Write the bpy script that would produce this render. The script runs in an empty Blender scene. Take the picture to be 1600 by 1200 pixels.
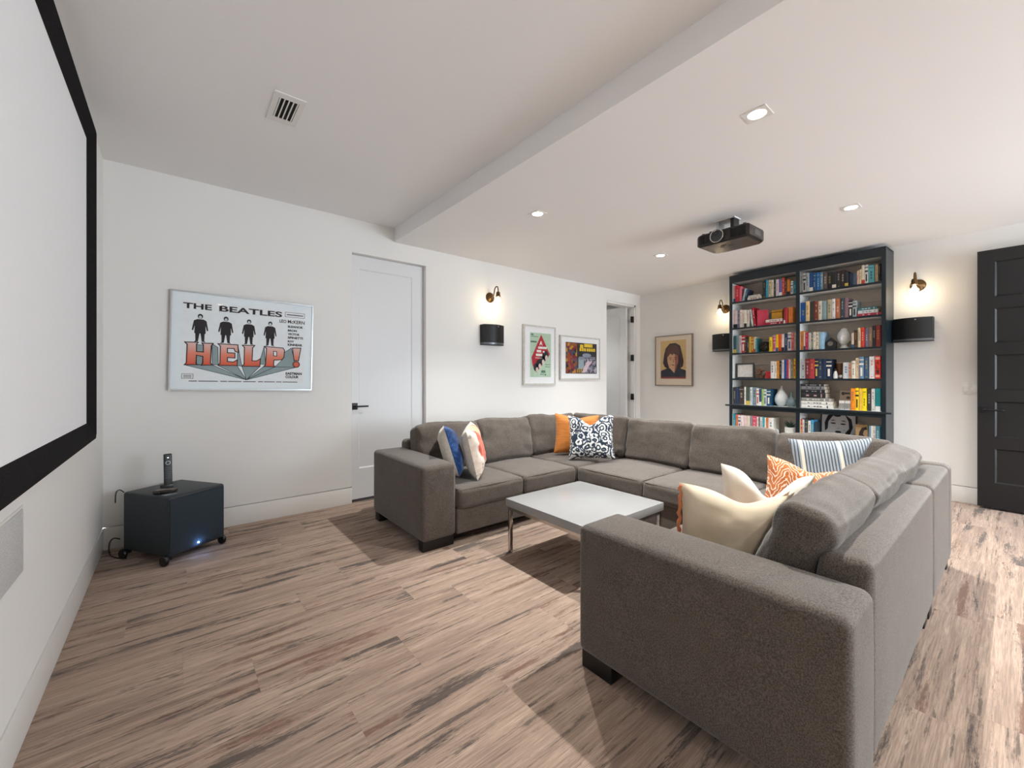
import bpy, bmesh, math, random
from mathutils import Vector, Matrix, noise

scene = bpy.context.scene
COL = scene.collection
rad = math.radians

# ------------------------------------------------------------------ camera, world, big lights, exposure
cam_data = bpy.data.cameras.new('camera')
cam_data.sensor_fit = 'HORIZONTAL'
cam_data.sensor_width = 36.0
cam_data.lens = 36.0 * 644.0 / 1600.0
cam_data.shift_y = -10.0 / 1600.0
cam_data.clip_start = 0.02
cam = bpy.data.objects.new('camera', cam_data)
COL.objects.link(cam)
cam.location = (0, 0, 1.225)
cam.rotation_euler = (rad(90), 0, rad(-39.2))
scene.camera = cam

world = bpy.data.worlds.new('daylight')
scene.world = world
world.use_nodes = True
world.node_tree.nodes['Background'].inputs['Color'].default_value = (0.80, 0.90, 1.0, 1)
world.node_tree.nodes['Background'].inputs['Strength'].default_value = 9.5

def area_light(name, loc, rot, sx, sy, power, color, portal=False):
    d = bpy.data.lights.new(name, 'AREA')
    d.shape = 'RECTANGLE'; d.size = sx; d.size_y = sy; d.energy = power; d.color = color
    o = bpy.data.objects.new(name, d); COL.objects.link(o)
    o.location = loc; o.rotation_euler = rot
    if portal: d.cycles.is_portal = True
    return o
# daylight comes in through an unseen window added behind the camera for cool fill
area_light('unseen_window_portal', (4.5, -3.88, 1.375), (rad(90), 0, 0), 2.7, 2.15, 1, (1, 1, 1), True)

DOWNLIGHT_W = 140.0
SCONCE_W = .8
vs = scene.view_settings
vs.view_transform = 'Standard'; vs.look = 'None'; vs.gamma = 1.0; vs.use_curve_mapping = False
vs.exposure = 0.82
scene.cycles.use_denoising = True
scene.cycles.max_bounces = 8
scene.cycles.diffuse_bounces = 5
scene.cycles.use_adaptive_sampling = True
scene.cycles.adaptive_threshold = .06
scene.cycles.glossy_bounces = 4
scene.cycles.transparent_max_bounces = 12
scene.cycles.sample_clamp_indirect = 6.0
scene.cycles.caustics_reflective = False
scene.cycles.caustics_refractive = False

# ------------------------------------------------------------------ helpers: materials
def lin(h):
    if not isinstance(h, str): return (h[0], h[1], h[2], 1)
    c = [int(h[i:i + 2], 16) / 255 for i in (0, 2, 4)]
    return tuple((x / 12.92 if x <= .04045 else ((x + .055) / 1.055) ** 2.4) for x in c) + (1,)

class NT:
    def __init__(self, name):
        self.m = bpy.data.materials.new(name); self.m.use_nodes = True
        self.t = self.m.node_tree; self.b = self.t.nodes['Principled BSDF']
    def n(self, typ, **kw):
        nd = self.t.nodes.new(typ)
        for k, v in kw.items():
            if k[0] == '_': nd.inputs[k[1:].replace('_', ' ')].default_value = v
            else: setattr(nd, k, v)
        return nd
    def l(self, a, b): self.t.links.new(a, b)
    def coord(self, kind='Object', scale=(1, 1, 1), rot=(0, 0, 0), loc=(0, 0, 0)):
        tc = self.n('ShaderNodeTexCoord'); mp = self.n('ShaderNodeMapping')
        mp.inputs['Scale'].default_value = scale; mp.inputs['Rotation'].default_value = rot; mp.inputs['Location'].default_value = loc
        self.l(tc.outputs[kind], mp.inputs['Vector']); return mp.outputs['Vector']
    def noise(self, vec, scale=5, detail=3, rough=.5, dist=0):
        nd = self.n('ShaderNodeTexNoise', _Scale=scale, _Detail=detail, _Roughness=rough, _Distortion=dist)
        self.l(vec, nd.inputs['Vector']); return nd.outputs['Fac']
    def ramp(self, fac, stops, interp='LINEAR'):
        r = self.n('ShaderNodeValToRGB'); e = r.color_ramp.elements; r.color_ramp.interpolation = interp
        while len(e) < len(stops): e.new(.5)
        for i, (p, c) in enumerate(stops):
            e[i].position = p; e[i].color = lin(c) if isinstance(c, str) else (c, c, c, 1) if not isinstance(c, tuple) else c
        self.l(fac, r.inputs['Fac']); return r.outputs['Color']
    def math(self, op, a, b=None):
        nd = self.n('ShaderNodeMath', operation=op)
        for i, x in enumerate((a, b)):
            if x is None: continue
            if isinstance(x, (int, float)): nd.inputs[i].default_value = x
            else: self.l(x, nd.inputs[i])
        return nd.outputs[0]
    def mix(self, fac, a, b, blend='MIX'):
        nd = self.n('ShaderNodeMix', data_type='RGBA', blend_type=blend)
        for i, x in ((0, fac), (6, a), (7, b)):
            if isinstance(x, str): nd.inputs[i].default_value = lin(x)
            elif isinstance(x, (int, float, tuple)): nd.inputs[i].default_value = x
            else: self.l(x, nd.inputs[i])
        return nd.outputs[2]
    def color(self, c):
        if isinstance(c, (str, tuple)): self.b.inputs['Base Color'].default_value = lin(c)
        else: self.l(c, self.b.inputs['Base Color'])
    def bump(self, h, strength=.2, dist=.002):
        bp = self.n('ShaderNodeBump', _Strength=strength, _Distance=dist)
        self.l(h, bp.inputs['Height']); self.l(bp.outputs['Normal'], self.b.inputs['Normal'])
    def set(self, rough=.5, metal=0, spec=None, sheen=None):
        self.b.inputs['Roughness'].default_value = rough; self.b.inputs['Metallic'].default_value = metal
        if spec is not None: self.b.inputs['Specular IOR Level'].default_value = spec
        if sheen is not None: self.b.inputs['Sheen Weight'].default_value = sheen

_cache = {}
def plain(hexcol, rough=.55, metal=0, spec=None, var=.10, scale=30):
    key = (hexcol, rough, metal, spec)
    if key in _cache: return _cache[key]
    t = NT('paint_' + hexcol)
    f = t.noise(t.coord(), scale, 2)
    c = t.ramp(f, [(.3, tuple(x * (1 - var) for x in lin(hexcol)[:3]) + (1,)), (.7, tuple(min(1, x * (1 + var)) for x in lin(hexcol)[:3]) + (1,))])
    t.color(c); t.set(rough, metal, spec)
    _cache[key] = t.m
    return t.m

def emit(name, col, strength):
    t = NT(name); t.b.inputs['Emission Color'].default_value = lin(col); t.b.inputs['Emission Strength'].default_value = strength
    t.color('F0EEE8'); return t.m

def wall_paint(name, hexcol, rough=.85):
    t = NT(name); v = t.coord()
    t.color(t.mix(t.noise(v, 1.3, 2), hexcol, tuple(x * .985 for x in lin(hexcol)[:3]) + (1,)))
    t.bump(t.noise(v, 240, 2), .04, .001); t.set(rough, spec=.3); return t.m

M = {}
M['wall'] = wall_paint('warm_white_wall_paint', 'EBEAE7')
M['ceiling'] = wall_paint('flat_white_ceiling_paint', 'F2F1F0', .95)
M['trim'] = wall_paint('satin_white_trim_paint', 'E8E6E2', .45)
M['doorwhite'] = wall_paint('satin_white_door_paint', 'E3E4E5', .4)

def fabric(name, c1, c2, scale=230, bump=.35, sheen=.25):
    t = NT(name); v = t.coord()
    f = t.math('ADD', t.math('MULTIPLY', t.noise(v, scale, 2, .7), .88), t.math('MULTIPLY', t.noise(v, 14, 3), .12))
    t.color(t.ramp(f, [(.36, c1), (.64, c2)]))
    t.bump(t.noise(v, scale * .8, 2, .7), bump, .0015); t.set(.95, spec=.15, sheen=sheen); return t.m
M['sofa'] = fabric('taupe_wool_upholstery', '413A35', '6E655D')
M['black_wood'] = plain('0E0B0A', .45)

# ------------------------------------------------------------------ helpers: geometry
def tag(o, label=None, cat=None, group=None, kind=None):
    if label: o['label'] = label
    if cat: o['category'] = cat
    if group: o['group'] = group
    if kind: o['kind'] = kind
    return o

def root(name, label, cat, loc=(0, 0, 0), rz=0, group=None, rot=None):
    o = bpy.data.objects.new(name, None); COL.objects.link(o)
    o.empty_display_size = .05; o.location = loc; o.rotation_euler = rot if rot else (0, 0, rz)
    return tag(o, label, cat, group)

def mesh_obj(name, verts, faces, mats, parent=None, smooth=False, idx=None, auto=None):
    me = bpy.data.meshes.new(name)
    me.from_pydata([tuple(v) for v in verts], [], faces)
    for m in (mats if isinstance(mats, (list, tuple)) else [mats]): me.materials.append(m)
    if idx: me.polygons.foreach_set('material_index', idx)
    if smooth: me.polygons.foreach_set('use_smooth', [True] * len(me.polygons))
    me.update()
    o = bpy.data.objects.new(name, me); COL.objects.link(o)
    if parent: o.parent = parent
    if auto is not None:
        try: me.set_sharp_from_angle(angle=auto)
        except Exception: pass
    return o

def bm_obj(name, bm, mats, parent=None, smooth=False, auto=None):
    bmesh.ops.recalc_face_normals(bm, faces=bm.faces)
    me = bpy.data.meshes.new(name); bm.to_mesh(me); bm.free()
    for m in (mats if isinstance(mats, (list, tuple)) else [mats]): me.materials.append(m)
    if smooth: me.polygons.foreach_set('use_smooth', [True] * len(me.polygons))
    if auto is not None:
        try: me.set_sharp_from_angle(angle=auto)
        except Exception: pass
    o = bpy.data.objects.new(name, me); COL.objects.link(o)
    if parent: o.parent = parent
    return o

def add_box(bm, x0, x1, y0, y1, z0, z1, bev=0, seg=1, mi=0):
    vs_ = [bm.verts.new(p) for p in ((x0, y0, z0), (x1, y0, z0), (x1, y1, z0), (x0, y1, z0), (x0, y0, z1), (x1, y0, z1), (x1, y1, z1), (x0, y1, z1))]
    fs = [bm.faces.new([vs_[i] for i in f]) for f in ((3, 2, 1, 0), (4, 5, 6, 7), (0, 1, 5, 4), (1, 2, 6, 5), (2, 3, 7, 6), (3, 0, 4, 7))]
    for f in fs: f.material_index = mi
    if bev:
        es = list({e for f in fs for e in f.edges})
        r = bmesh.ops.bevel(bm, geom=es, offset=bev, segments=seg, affect='EDGES', profile=.5)
        for f in r['faces']: f.material_index = mi
    return vs_

def box(name, x0, x1, y0, y1, z0, z1, mat, parent=None, bev=0, seg=2):
    bm = bmesh.new(); add_box(bm, x0, x1, y0, y1, z0, z1, bev, seg)
    return bm_obj(name, bm, mat, parent, smooth=bool(bev), auto=rad(35) if bev else None)

def prism(name, poly, axis, a, b, mat, parent=None, smooth=False, auto=None):
    """extrude the 2-D outline poly along axis ('x','y','z') from a to b"""
    def P(u, v, w): return {'x': (w, u, v), 'y': (u, w, v), 'z': (u, v, w)}[axis]
    n = len(poly)
    vv = [P(u, v, a) for u, v in poly] + [P(u, v, b) for u, v in poly]
    ff = [tuple(range(n)), tuple(range(2 * n - 1, n - 1, -1))] + [(i, i + n, (i + 1) % n + n, (i + 1) % n) for i in range(n)]
    bm = bmesh.new(); bv = [bm.verts.new(p) for p in vv]
    for f in ff: bm.faces.new([bv[i] for i in f])
    return bm_obj(name, bm, mat, parent, smooth, auto)

def lathe(name, prof, mat, parent=None, seg=28, loc=(0, 0, 0), axis='z', smooth=True, auto=rad(40)):
    vv, ff = [], []
    for r, h in prof:
        for k in range(seg):
            a = 2 * math.pi * k / seg
            x, y, z = r * math.cos(a), r * math.sin(a), h
            p = (x, y, z) if axis == 'z' else (x, -z, y) if axis == 'y' else (z, x, y)
            vv.append((p[0] + loc[0], p[1] + loc[1], p[2] + loc[2]))
    n = len(prof)
    for i in range(n - 1):
        for k in range(seg):
            ff.append((i * seg + k, i * seg + (k + 1) % seg, (i + 1) * seg + (k + 1) % seg, (i + 1) * seg + k))
    if prof[0][0] > 1e-6: ff.append(tuple(range(seg - 1, -1, -1)))
    if prof[-1][0] > 1e-6: ff.append(tuple(range((n - 1) * seg, n * seg)))
    bm = bmesh.new(); bv = [bm.verts.new(p) for p in vv]
    for f in ff: bm.faces.new([bv[i] for i in f])
    bmesh.ops.remove_doubles(bm, verts=bm.verts, dist=1e-6)
    return bm_obj(name, bm, mat, parent, smooth, auto)

def tube_geo(pts, r, seg=8, closed=False):
    pts = [Vector(p) for p in pts]; n = len(pts); vv, ff = [], []
    up = Vector((0, 0, 1)); prev = None
    for i, p in enumerate(pts):
        if closed: d = pts[(i + 1) % n] - pts[i - 1]
        else: d = pts[min(i + 1, n - 1)] - pts[max(i - 1, 0)]
        d.normalize()
        if prev is None:
            a = d.orthogonal().normalized()
        else:
            a = (prev - d * prev.dot(d)).normalized()
        prev = a; b = d.cross(a)
        rr = r[i] if isinstance(r, (list, tuple)) else r
        for k in range(seg):
            t = 2 * math.pi * k / seg
            vv.append(p + (a * math.cos(t) + b * math.sin(t)) * rr)
    for i in range(n if closed else n - 1):
        j = (i + 1) % n
        for k in range(seg):
            ff.append((i * seg + k, i * seg + (k + 1) % seg, j * seg + (k + 1) % seg, j * seg + k))
    if not closed:
        ff.append(tuple(range(seg - 1, -1, -1))); ff.append(tuple(range((n - 1) * seg, n * seg)))
    return vv, ff

def tube(name, pts, r, mat, parent=None, seg=8, closed=False):
    vv, ff = tube_geo(pts, r, seg, closed)
    return mesh_obj(name, vv, ff, mat, parent, smooth=True)

def curve_pts(pts, sub=6):
    P = [Vector(p) for p in pts]; out = []
    for i in range(len(P) - 1):
        p0, p1, p2, p3 = P[max(i - 1, 0)], P[i], P[i + 1], P[min(i + 2, len(P) - 1)]
        for k in range(sub):
            t = k / sub
            out.append(.5 * ((2 * p1) + (-p0 + p2) * t + (2 * p0 - 5 * p1 + 4 * p2 - p3) * t * t + (-p0 + 3 * p1 - 3 * p2 + p3) * t ** 3))
    out.append(P[-1]); return out

def soft_box(name, L, r, mat, parent=None, loc=(0, 0, 0), rot=(0, 0, 0), div=8, arc=3, puff=(0, 0, 0), wrinkle=0, seed=0, wscale=(6, 6, 6), fn=None):
    """an upholstered rounded box, full size L, edge radius r, faces puffed out, with folds"""
    H = [x / 2 for x in L]; core = [max(h - r, 0.0) for h in H]
    def samples(i):
        n = max(2, div if isinstance(div, int) else div[i])
        s = [-H[i] + r * (k / arc) for k in range(arc)] + [-core[i] + 2 * core[i] * k / n for k in range(n + 1)] + [core[i] + r * ((k + 1) / arc) for k in range(arc)]
        return s
    S = [samples(i) for i in range(3)]
    vid, vv, ff = {}, [], []
    def vert(p):
        k = (round(p[0], 6), round(p[1], 6), round(p[2], 6))
        if k not in vid:
            vid[k] = len(vv)
            q = [max(-core[i], min(core[i], p[i])) for i in range(3)]
            d = Vector([p[i] - q[i] for i in range(3)])
            if d.length > 1e-9: d = d.normalized()
            w = Vector(q) + d * r
            u = [p[i] / H[i] for i in range(3)]
            for i in range(3):
                a, b = u[(i + 1) % 3], u[(i + 2) % 3]
                if puff[i]: w[i] += puff[i] * u[i] * (1 - a * a) * (1 - b * b)
            if wrinkle:
                nv = noise.noise(Vector((w[0] * wscale[0] + seed * 7.3, w[1] * wscale[1] + seed, w[2] * wscale[2])))
                nv2 = noise.noise(Vector((w[0] * wscale[0] * 2.7 + seed, w[1] * wscale[1] * 2.7, w[2] * wscale[2] * 2.7 + seed * 3.1)))
                w = w + d * wrinkle * (nv + .5 * nv2)
            if fn: w = Vector(fn(w, u))
            vv.append(w)
        return vid[k]
    for ax in range(3):
        b, c = (ax + 1) % 3, (ax + 2) % 3
        for sgn in (-1, 1):
            for i in range(len(S[b]) - 1):
                for j in range(len(S[c]) - 1):
                    quad = []
                    for (di, dj) in ((0, 0), (1, 0), (1, 1), (0, 1)):
                        p = [0, 0, 0]; p[ax] = sgn * H[ax]; p[b] = S[b][i + di]; p[c] = S[c][j + dj]
                        quad.append(vert(p))
                    ff.append(tuple(quad if sgn > 0 else quad[::-1]))
    o = mesh_obj(name, vv, ff, mat, parent, smooth=True)
    o.location = loc; o.rotation_euler = rot
    return o

# flat print helpers: shapes lie in the local x-z plane, y = -offset (towards the viewer)
def flat(name, polys, y, mat, parent):
    vv, ff = [], []
    for p in polys:
        s = len(vv); vv += [(a, y, b) for a, b in p]; ff.append(tuple(range(s, s + len(p))))
    return mesh_obj(name, vv, ff, mat, parent)
def rect(x0, x1, z0, z1): return [(x0, z0), (x1, z0), (x1, z1), (x0, z1)]
def ell(cx, cz, rx, rz_, n=20, a0=0, a1=360): return [(cx + rx * math.cos(rad(a0 + (a1 - a0) * k / n)), cz + rz_ * math.sin(rad(a0 + (a1 - a0) * k / n))) for k in range(n if a1 - a0 == 360 else n + 1)]
def strokes(polys, w):
    out = []
    for p in polys:
        for i in range(len(p)):
            a, b = Vector(p[i]), Vector(p[(i + 1) % len(p)]); d = b - a
            if d.length < 1e-6: continue
            d.normalize(); nrm = Vector((-d.y, d.x)) * w / 2; e = d * w / 2
            out.append([tuple(a - e + nrm), tuple(a - e - nrm), tuple(b + e - nrm), tuple(b + e + nrm)])
    return out
def lettering(name, text, x0, x1, z0, z1, y, mat, parent, bold=.0, label=None):
    """flat lettering of the built-in font fitted into a rectangle of the local x-z plane"""
    cu = bpy.data.curves.new('lettering_curve', 'FONT'); cu.body = text; cu.size = 1; cu.offset = bold; cu.resolution_u = 4
    to = bpy.data.objects.new('lettering_tmp', cu); COL.objects.link(to)
    dg = bpy.context.evaluated_depsgraph_get(); dg.update()
    me = bpy.data.meshes.new_from_object(to.evaluated_get(dg))
    bpy.data.objects.remove(to); bpy.data.curves.remove(cu)
    xs = [v.co.x for v in me.vertices]; ys = [v.co.y for v in me.vertices]
    ax, bx, ay, by = min(xs), max(xs), min(ys), max(ys)
    for v in me.vertices:
        v.co = (x0 + (v.co.x - ax) / (bx - ax) * (x1 - x0), y, z0 + (v.co.y - ay) / (by - ay) * (z1 - z0))
    me.materials.clear(); me.materials.append(mat); me.name = name
    o = bpy.data.objects.new(name, me); COL.objects.link(o); o.parent = parent
    if label: o['label'] = label
    return o

def thin_glass(name, tint=(1, 1, 1, 1), gain=1.0):
    t = NT(name); nt = t.t; nt.nodes.remove(t.b)
    out = nt.nodes['Material Output']
    tr = t.n('ShaderNodeBsdfTransparent'); tr.inputs['Color'].default_value = tint
    gl = t.n('ShaderNodeBsdfGlossy'); gl.inputs['Roughness'].default_value = .03
    ge = t.n('ShaderNodeNewGeometry'); dp = t.n('ShaderNodeVectorMath', operation='DOT_PRODUCT'); t.l(ge.outputs['Normal'], dp.inputs[0]); t.l(ge.outputs['Incoming'], dp.inputs[1])
    k = t.math('POWER', t.math('SUBTRACT', 1.0, t.math('ABSOLUTE', dp.outputs['Value'])), 5.0)
    fac = t.math('MULTIPLY', t.math('ADD', t.math('MULTIPLY', k, .6), .03), gain)
    mx = t.n('ShaderNodeMixShader'); t.l(fac, mx.inputs[0]); t.l(tr.outputs[0], mx.inputs[1]); t.l(gl.outputs[0], mx.inputs[2])
    t.l(mx.outputs[0], out.inputs['Surface']); return t.m
M['glass'] = thin_glass('clear_glass')

# ------------------------------------------------------------------ frames of reference
YB = 4.09                    # wall with the big poster
XA = -0.40                   # wall with the projection screen
TH = rad(2.9)
OC = Vector((6.17, 4.09, 0)) # corner of the bookcase wall
SC = Vector((-math.sin(TH), -math.cos(TH), 0)); NC = Vector((-math.cos(TH), math.sin(TH), 0))
RZC = rad(-92.9)
Z_LOW, Z_HIGH, X_STEP, Y_BACK = 2.631, 2.773, 1.757, -3.85
def onC(s, n, z): return OC + SC * s + NC * n + Vector((0, 0, z))

# ------------------------------------------------------------------ floor of carpet planks
def carpet():
    t = NT('streaked_carpet_plank')
    tc = t.n('ShaderNodeTexCoord'); oi = t.n('ShaderNodeObjectInfo')
    rnd = oi.outputs['Random']
    off = t.n('ShaderNodeCombineXYZ'); t.l(t.math('MULTIPLY', rnd, 61.7), off.inputs[0]); t.l(t.math('MULTIPLY', rnd, 37.1), off.inputs[1]); t.l(t.math('MULTIPLY', rnd, 11.3), off.inputs[2])
    va = t.n('ShaderNodeVectorMath', operation='ADD'); t.l(tc.outputs['Object'], va.inputs[0]); t.l(off.outputs[0], va.inputs[1])
    def v(sx, sy, k=0):
        m = t.n('ShaderNodeMapping'); m.inputs['Scale'].default_value = (sx, sy, 1); m.inputs['Location'].default_value = (k, k * 1.7, k * .3)
        t.l(va.outputs[0], m.inputs['Vector']); return m.outputs[0]
    fine = t.noise(v(7, 190), 1, 3, .75)
    mid = t.noise(v(1.3, 40, 3), 1, 4, .65)
    wide = t.noise(v(1.1, 7, 5), 1, 2, .5)
    base = t.ramp(t.math('ADD', t.math('MULTIPLY', mid, .6), t.math('MULTIPLY', wide, .4)), [(.34, '8C7668'), (.46, 'AA917F'), (.56, 'BCA28F'), (.68, 'C7AF9A')])
    base = t.mix(t.math('MULTIPLY', rnd, .25), base, 'A08B7E')
    base = t.mix(t.ramp(fine, [(.40, .55), (.62, 0.0)]), base, '75675E')
    rag = t.math('MULTIPLY', t.math('SUBTRACT', t.noise(v(16, 130, 9), 1, 3, .8), .5), .42)
    def streak(sx, sy, k, lo, hi):
        f = t.math('ADD', t.noise(v(sx, sy, k), 1, 2, .45), rag)
        return t.ramp(f, [(lo, 0.0), (hi, 1.0)])
    brown = streak(1.5, 16, 17, .60, .70)
    dark = streak(1.5, 13, 29, .60, .69)
    thin = streak(2.0, 46, 41, .61, .71)
    c = t.mix(t.math('MULTIPLY', brown, .75), base, '6B4C3F')
    c = t.mix(t.math('MULTIPLY', thin, .70), c, '4A423E')
    c = t.mix(t.math('MULTIPLY', dark, .78), c, '423E3C')
    t.color(c)
    t.bump(t.noise(v(260, 420, 2), 1, 2, .7), .5, .002); t.set(.97, spec=.1, sheen=.1)
    return t.m
M['carpet'] = carpet()

floor = box('floor', -.55, 6.6, Y_BACK - .1, 5.6, -.12, -.008, plain('6E6259', .9))
tag(floor, kind='structure')
random.seed(11)
PL, PW, GAP = 1.0, .25, .0005
def plank_mesh(w):
    bm = bmesh.new(); add_box(bm, 0, w - GAP, 0, PW - GAP, -.008, 0)
    me = bpy.data.meshes.new('carpet_plank'); bm.to_mesh(me); bm.free(); me.materials.append(M['carpet']); return me
full = plank_mesh(PL)
row_off = [-.19, .31, .06, .56]
k0 = math.floor((Y_BACK - 2.61) / PW); k1 = math.ceil((YB - 2.61) / PW)
for k in range(k0, k1):
    y = 2.61 + k * PW
    off = row_off[k % 4] + random.uniform(-.06, .06) * (k != 0)
    i0 = math.floor((XA - .02 - off) / PL)
    x = off + i0 * PL
    while x < 6.25:
        a = max(x, XA - .02)
        me = full if a == x else plank_mesh(x + PL - a)
        o = bpy.data.objects.new('carpet_plank', me); COL.objects.link(o); o.parent = floor
        o.location = (a, y, 0)
        x += PL

# ------------------------------------------------------------------ walls, ceilings
GZ0, GZ1 = .156, .163       # shadow groove above the flush baseboard
def notched(x0, x1, z0, z1, openings):
    p = [(x0, z0)]
    for a, b, h in openings: p += [(a, z0), (a, h), (b, h), (b, z0)]
    return p + [(x1, z0), (x1, z1), (x0, z1)]
D1 = (1.326, 2.122); D2 = (5.257, 6.055); DH = 2.447
o = prism('wall_poster', notched(XA - .15, 6.40, GZ1, 2.95, [(D1[0], D1[1], DH), (D2[0], D2[1], DH)]), 'y', YB, YB + .14, M['wall']); tag(o, kind='structure')
n = 0
for a, b in ((XA, D1[0]), (D1[1], D2[0]), (D2[1], 6.17)):
    o = box('baseboard_poster' + ('_%d' % n if n else ''), a, b, YB - .003, YB + .138, 0, GZ0, M['trim'], bev=.002); tag(o, kind='structure'); n += 1
    o.name = 'baseboard_poster'
    box('groove_backing', a, b, YB + .025, YB + .136, GZ0 - .01, GZ1 + .01, M['trim'], o)  # strip added behind the groove so outside light cannot leak in
o = box('wall_screen', XA - .14, XA, Y_BACK, YB + .0, GZ1, 2.95, M['wall']); tag(o, kind='structure')
o = box('baseboard_screen', XA - .138, XA + .003, Y_BACK, YB, 0, GZ0, M['trim'], bev=.002); tag(o, kind='structure')
box('groove_backing', XA - .136, XA - .025, Y_BACK, YB + .14, GZ0 - .01, GZ1 + .01, M['trim'], o)
wc = root('wall_bookcase', None, None, OC, RZC); tag(wc, kind='structure')
prism('wall_panel', rect(-.12, 8.05, GZ1, 2.95), 'y', 0, .14, M['wall'], wc)
o = root('baseboard_bookcase', None, None, OC, RZC); tag(o, kind='structure')
box('board', 0, 8.0, -.003, .138, 0, GZ0, M['trim'], o, bev=.002)
box('groove_backing', -.10, 8.0, .025, .136, GZ0 - .01, GZ1 + .01, M['trim'], o)
o = box('ceiling', XA - .14, X_STEP + .05, Y_BACK, YB + .1, Z_HIGH, Z_HIGH + .15, M['ceiling']); tag(o, kind='structure')
o = box('ceiling_soffit', X_STEP, 6.5, Y_BACK, YB + .1, Z_LOW, Z_HIGH + .15, M['ceiling']); tag(o, kind='structure')
# wall behind the camera with the unseen window added for daylight fill
WX0, WX1, WZ0, WZ1 = 3.15, 5.85, .30, 2.45
bm = bmesh.new()
ou = [(-.55, 0), (6.4, 0), (6.4, 2.95), (-.55, 2.95)]; inn = rect(WX0, WX1, WZ0, WZ1)
for yy in (Y_BACK, Y_BACK - .16):
    A = [bm.verts.new((x, yy, z)) for x, z in ou]; B = [bm.verts.new((x, yy, z)) for x, z in inn]
    for i in range(4): bm.faces.new([A[i], A[(i + 1) % 4], B[(i + 1) % 4], B[i]])
    if yy == Y_BACK: A0, B0 = A, B
for i in range(4):
    j = (i + 1) % 4; bm.faces.new([A0[i], A0[j], A[j], A[i]]); bm.faces.new([B0[i], B0[j], B[j], B[i]])
tag(bm_obj('wall_window', bm, M['wall']), kind='structure')
w = root('unseen_window', None, None); tag(w, kind='structure')
for i in range(5):
    x = WX0 + (WX1 - WX0) * i / 4
    box('window_frame', x - .03, x + .03, Y_BACK - .11, Y_BACK - .05, WZ0, WZ1, M['trim'], w)
for z in (WZ0 + .03, WZ1 - .03): box('window_frame', WX0, WX1, Y_BACK - .11, Y_BACK - .05, z - .03, z + .03, M['trim'], w)
# small hall beyond the open door
o = prism('wall_hall', [(4.6, YB + .14), (4.6, 5.5), (6.5, 5.5), (6.5, YB + .14), (6.4, YB + .14), (6.4, 5.4), (4.7, 5.4), (4.7, YB + .14)], 'z', 0, 2.95, M['wall']); tag(o, kind='structure')
o = box('ceiling_hall', 4.6, 6.5, YB + .1, 5.5, 2.6, 2.7, M['ceiling']); tag(o, kind='structure')

o = box('door_light_block', 1.15, 2.30, YB + .142, YB + .20, 0, 2.6, M['wall']); tag(o, kind='structure')  # unseen panel added behind the closed door to stop daylight leaking under it

# ------------------------------------------------------------------ doors
M['black_metal'] = plain('17171A', .4, .3)
def panel_door_mesh(name, w, h, th, panels, mat, parent, inset=.008, rim=.012):
    """a door leaf 0..w, 0..h, front at y=0, with recessed panels on the front"""
    bm = bmesh.new()
    xs = sorted({0, w} | {x for p in panels for x in p[:2]}); zs = sorted({0, h} | {z for p in panels for z in p[2:]})
    grid = {}
    def V(x, y, z):
        k = (round(x, 5), round(y, 5), round(z, 5))
        if k not in grid: grid[k] = bm.verts.new(k)
        return grid[k]
    def inside(x, z): return any(p[0] < x < p[1] and p[2] < z < p[3] for p in panels)
    for i in range(len(xs) - 1):
        for j in range(len(zs) - 1):
            if not inside((xs[i] + xs[i + 1]) / 2, (zs[j] + zs[j + 1]) / 2):
                bm.faces.new([V(xs[i], 0, zs[j]), V(xs[i + 1], 0, zs[j]), V(xs[i + 1], 0, zs[j + 1]), V(xs[i], 0, zs[j + 1])])
    for a, b, c, d in panels:
        O_ = [V(x, 0, z) for x, z in rect(a, b, c, d)]
        I1 = [bm.verts.new((x, inset, z)) for x, z in rect(a + rim, b - rim, c + rim, d - rim)]
        for i in range(4): bm.faces.new([O_[i], O_[(i + 1) % 4], I1[(i + 1) % 4], I1[i]])
        bm.faces.new(I1)
    R = [V(x, 0, z) for x, z in rect(0, w, 0, h)]; K = [bm.verts.new((x, th, z)) for x, z in rect(0, w, 0, h)]
    bm.faces.new(K[::-1])
    for i in range(4):
        j = (i + 1) % 4
        try: bm.faces.new([R[i], R[j], K[j], K[i]])
        except ValueError: pass
    return bm_obj(name, bm, mat, parent)

def lever(parent, x, z, y, right=True):
    h = box('handle_plate', x - .03, x + .03, y - .01, y, z - .033, z + .033, M['black_metal'], parent, bev=.002)
    s = 1 if right else -1
    pts = [(x, y - .008, z), (x, y - .05, z), (x + s * .012, y - .055, z), (x + s * .12, y - .055, z)]
    tube('handle_lever', curve_pts(pts, 4), .0085, M['black_metal'], parent, 8)

d = root('door_1', None, None, (D1[0], YB + .065, 0)); tag(d, kind='structure')
dw = D1[1] - D1[0]
panel_door_mesh('leaf', dw - .006, 2.425, .045, [(.085, dw - .135, .30, 2.295)], M['doorwhite'], d).location = (.003, 0, .018)
lever(d, .045, .94, -.0, True)
for sx in (0, 1):
    box('jamb', -.001 if sx == 0 else dw - .001, .001 if sx == 0 else dw + .001, -.066, .07, 0, DH, M['trim'], d)
d = root('door_2', None, None, (5.945, YB + .885, 0), rad(-90)); tag(d, kind='structure')
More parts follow.
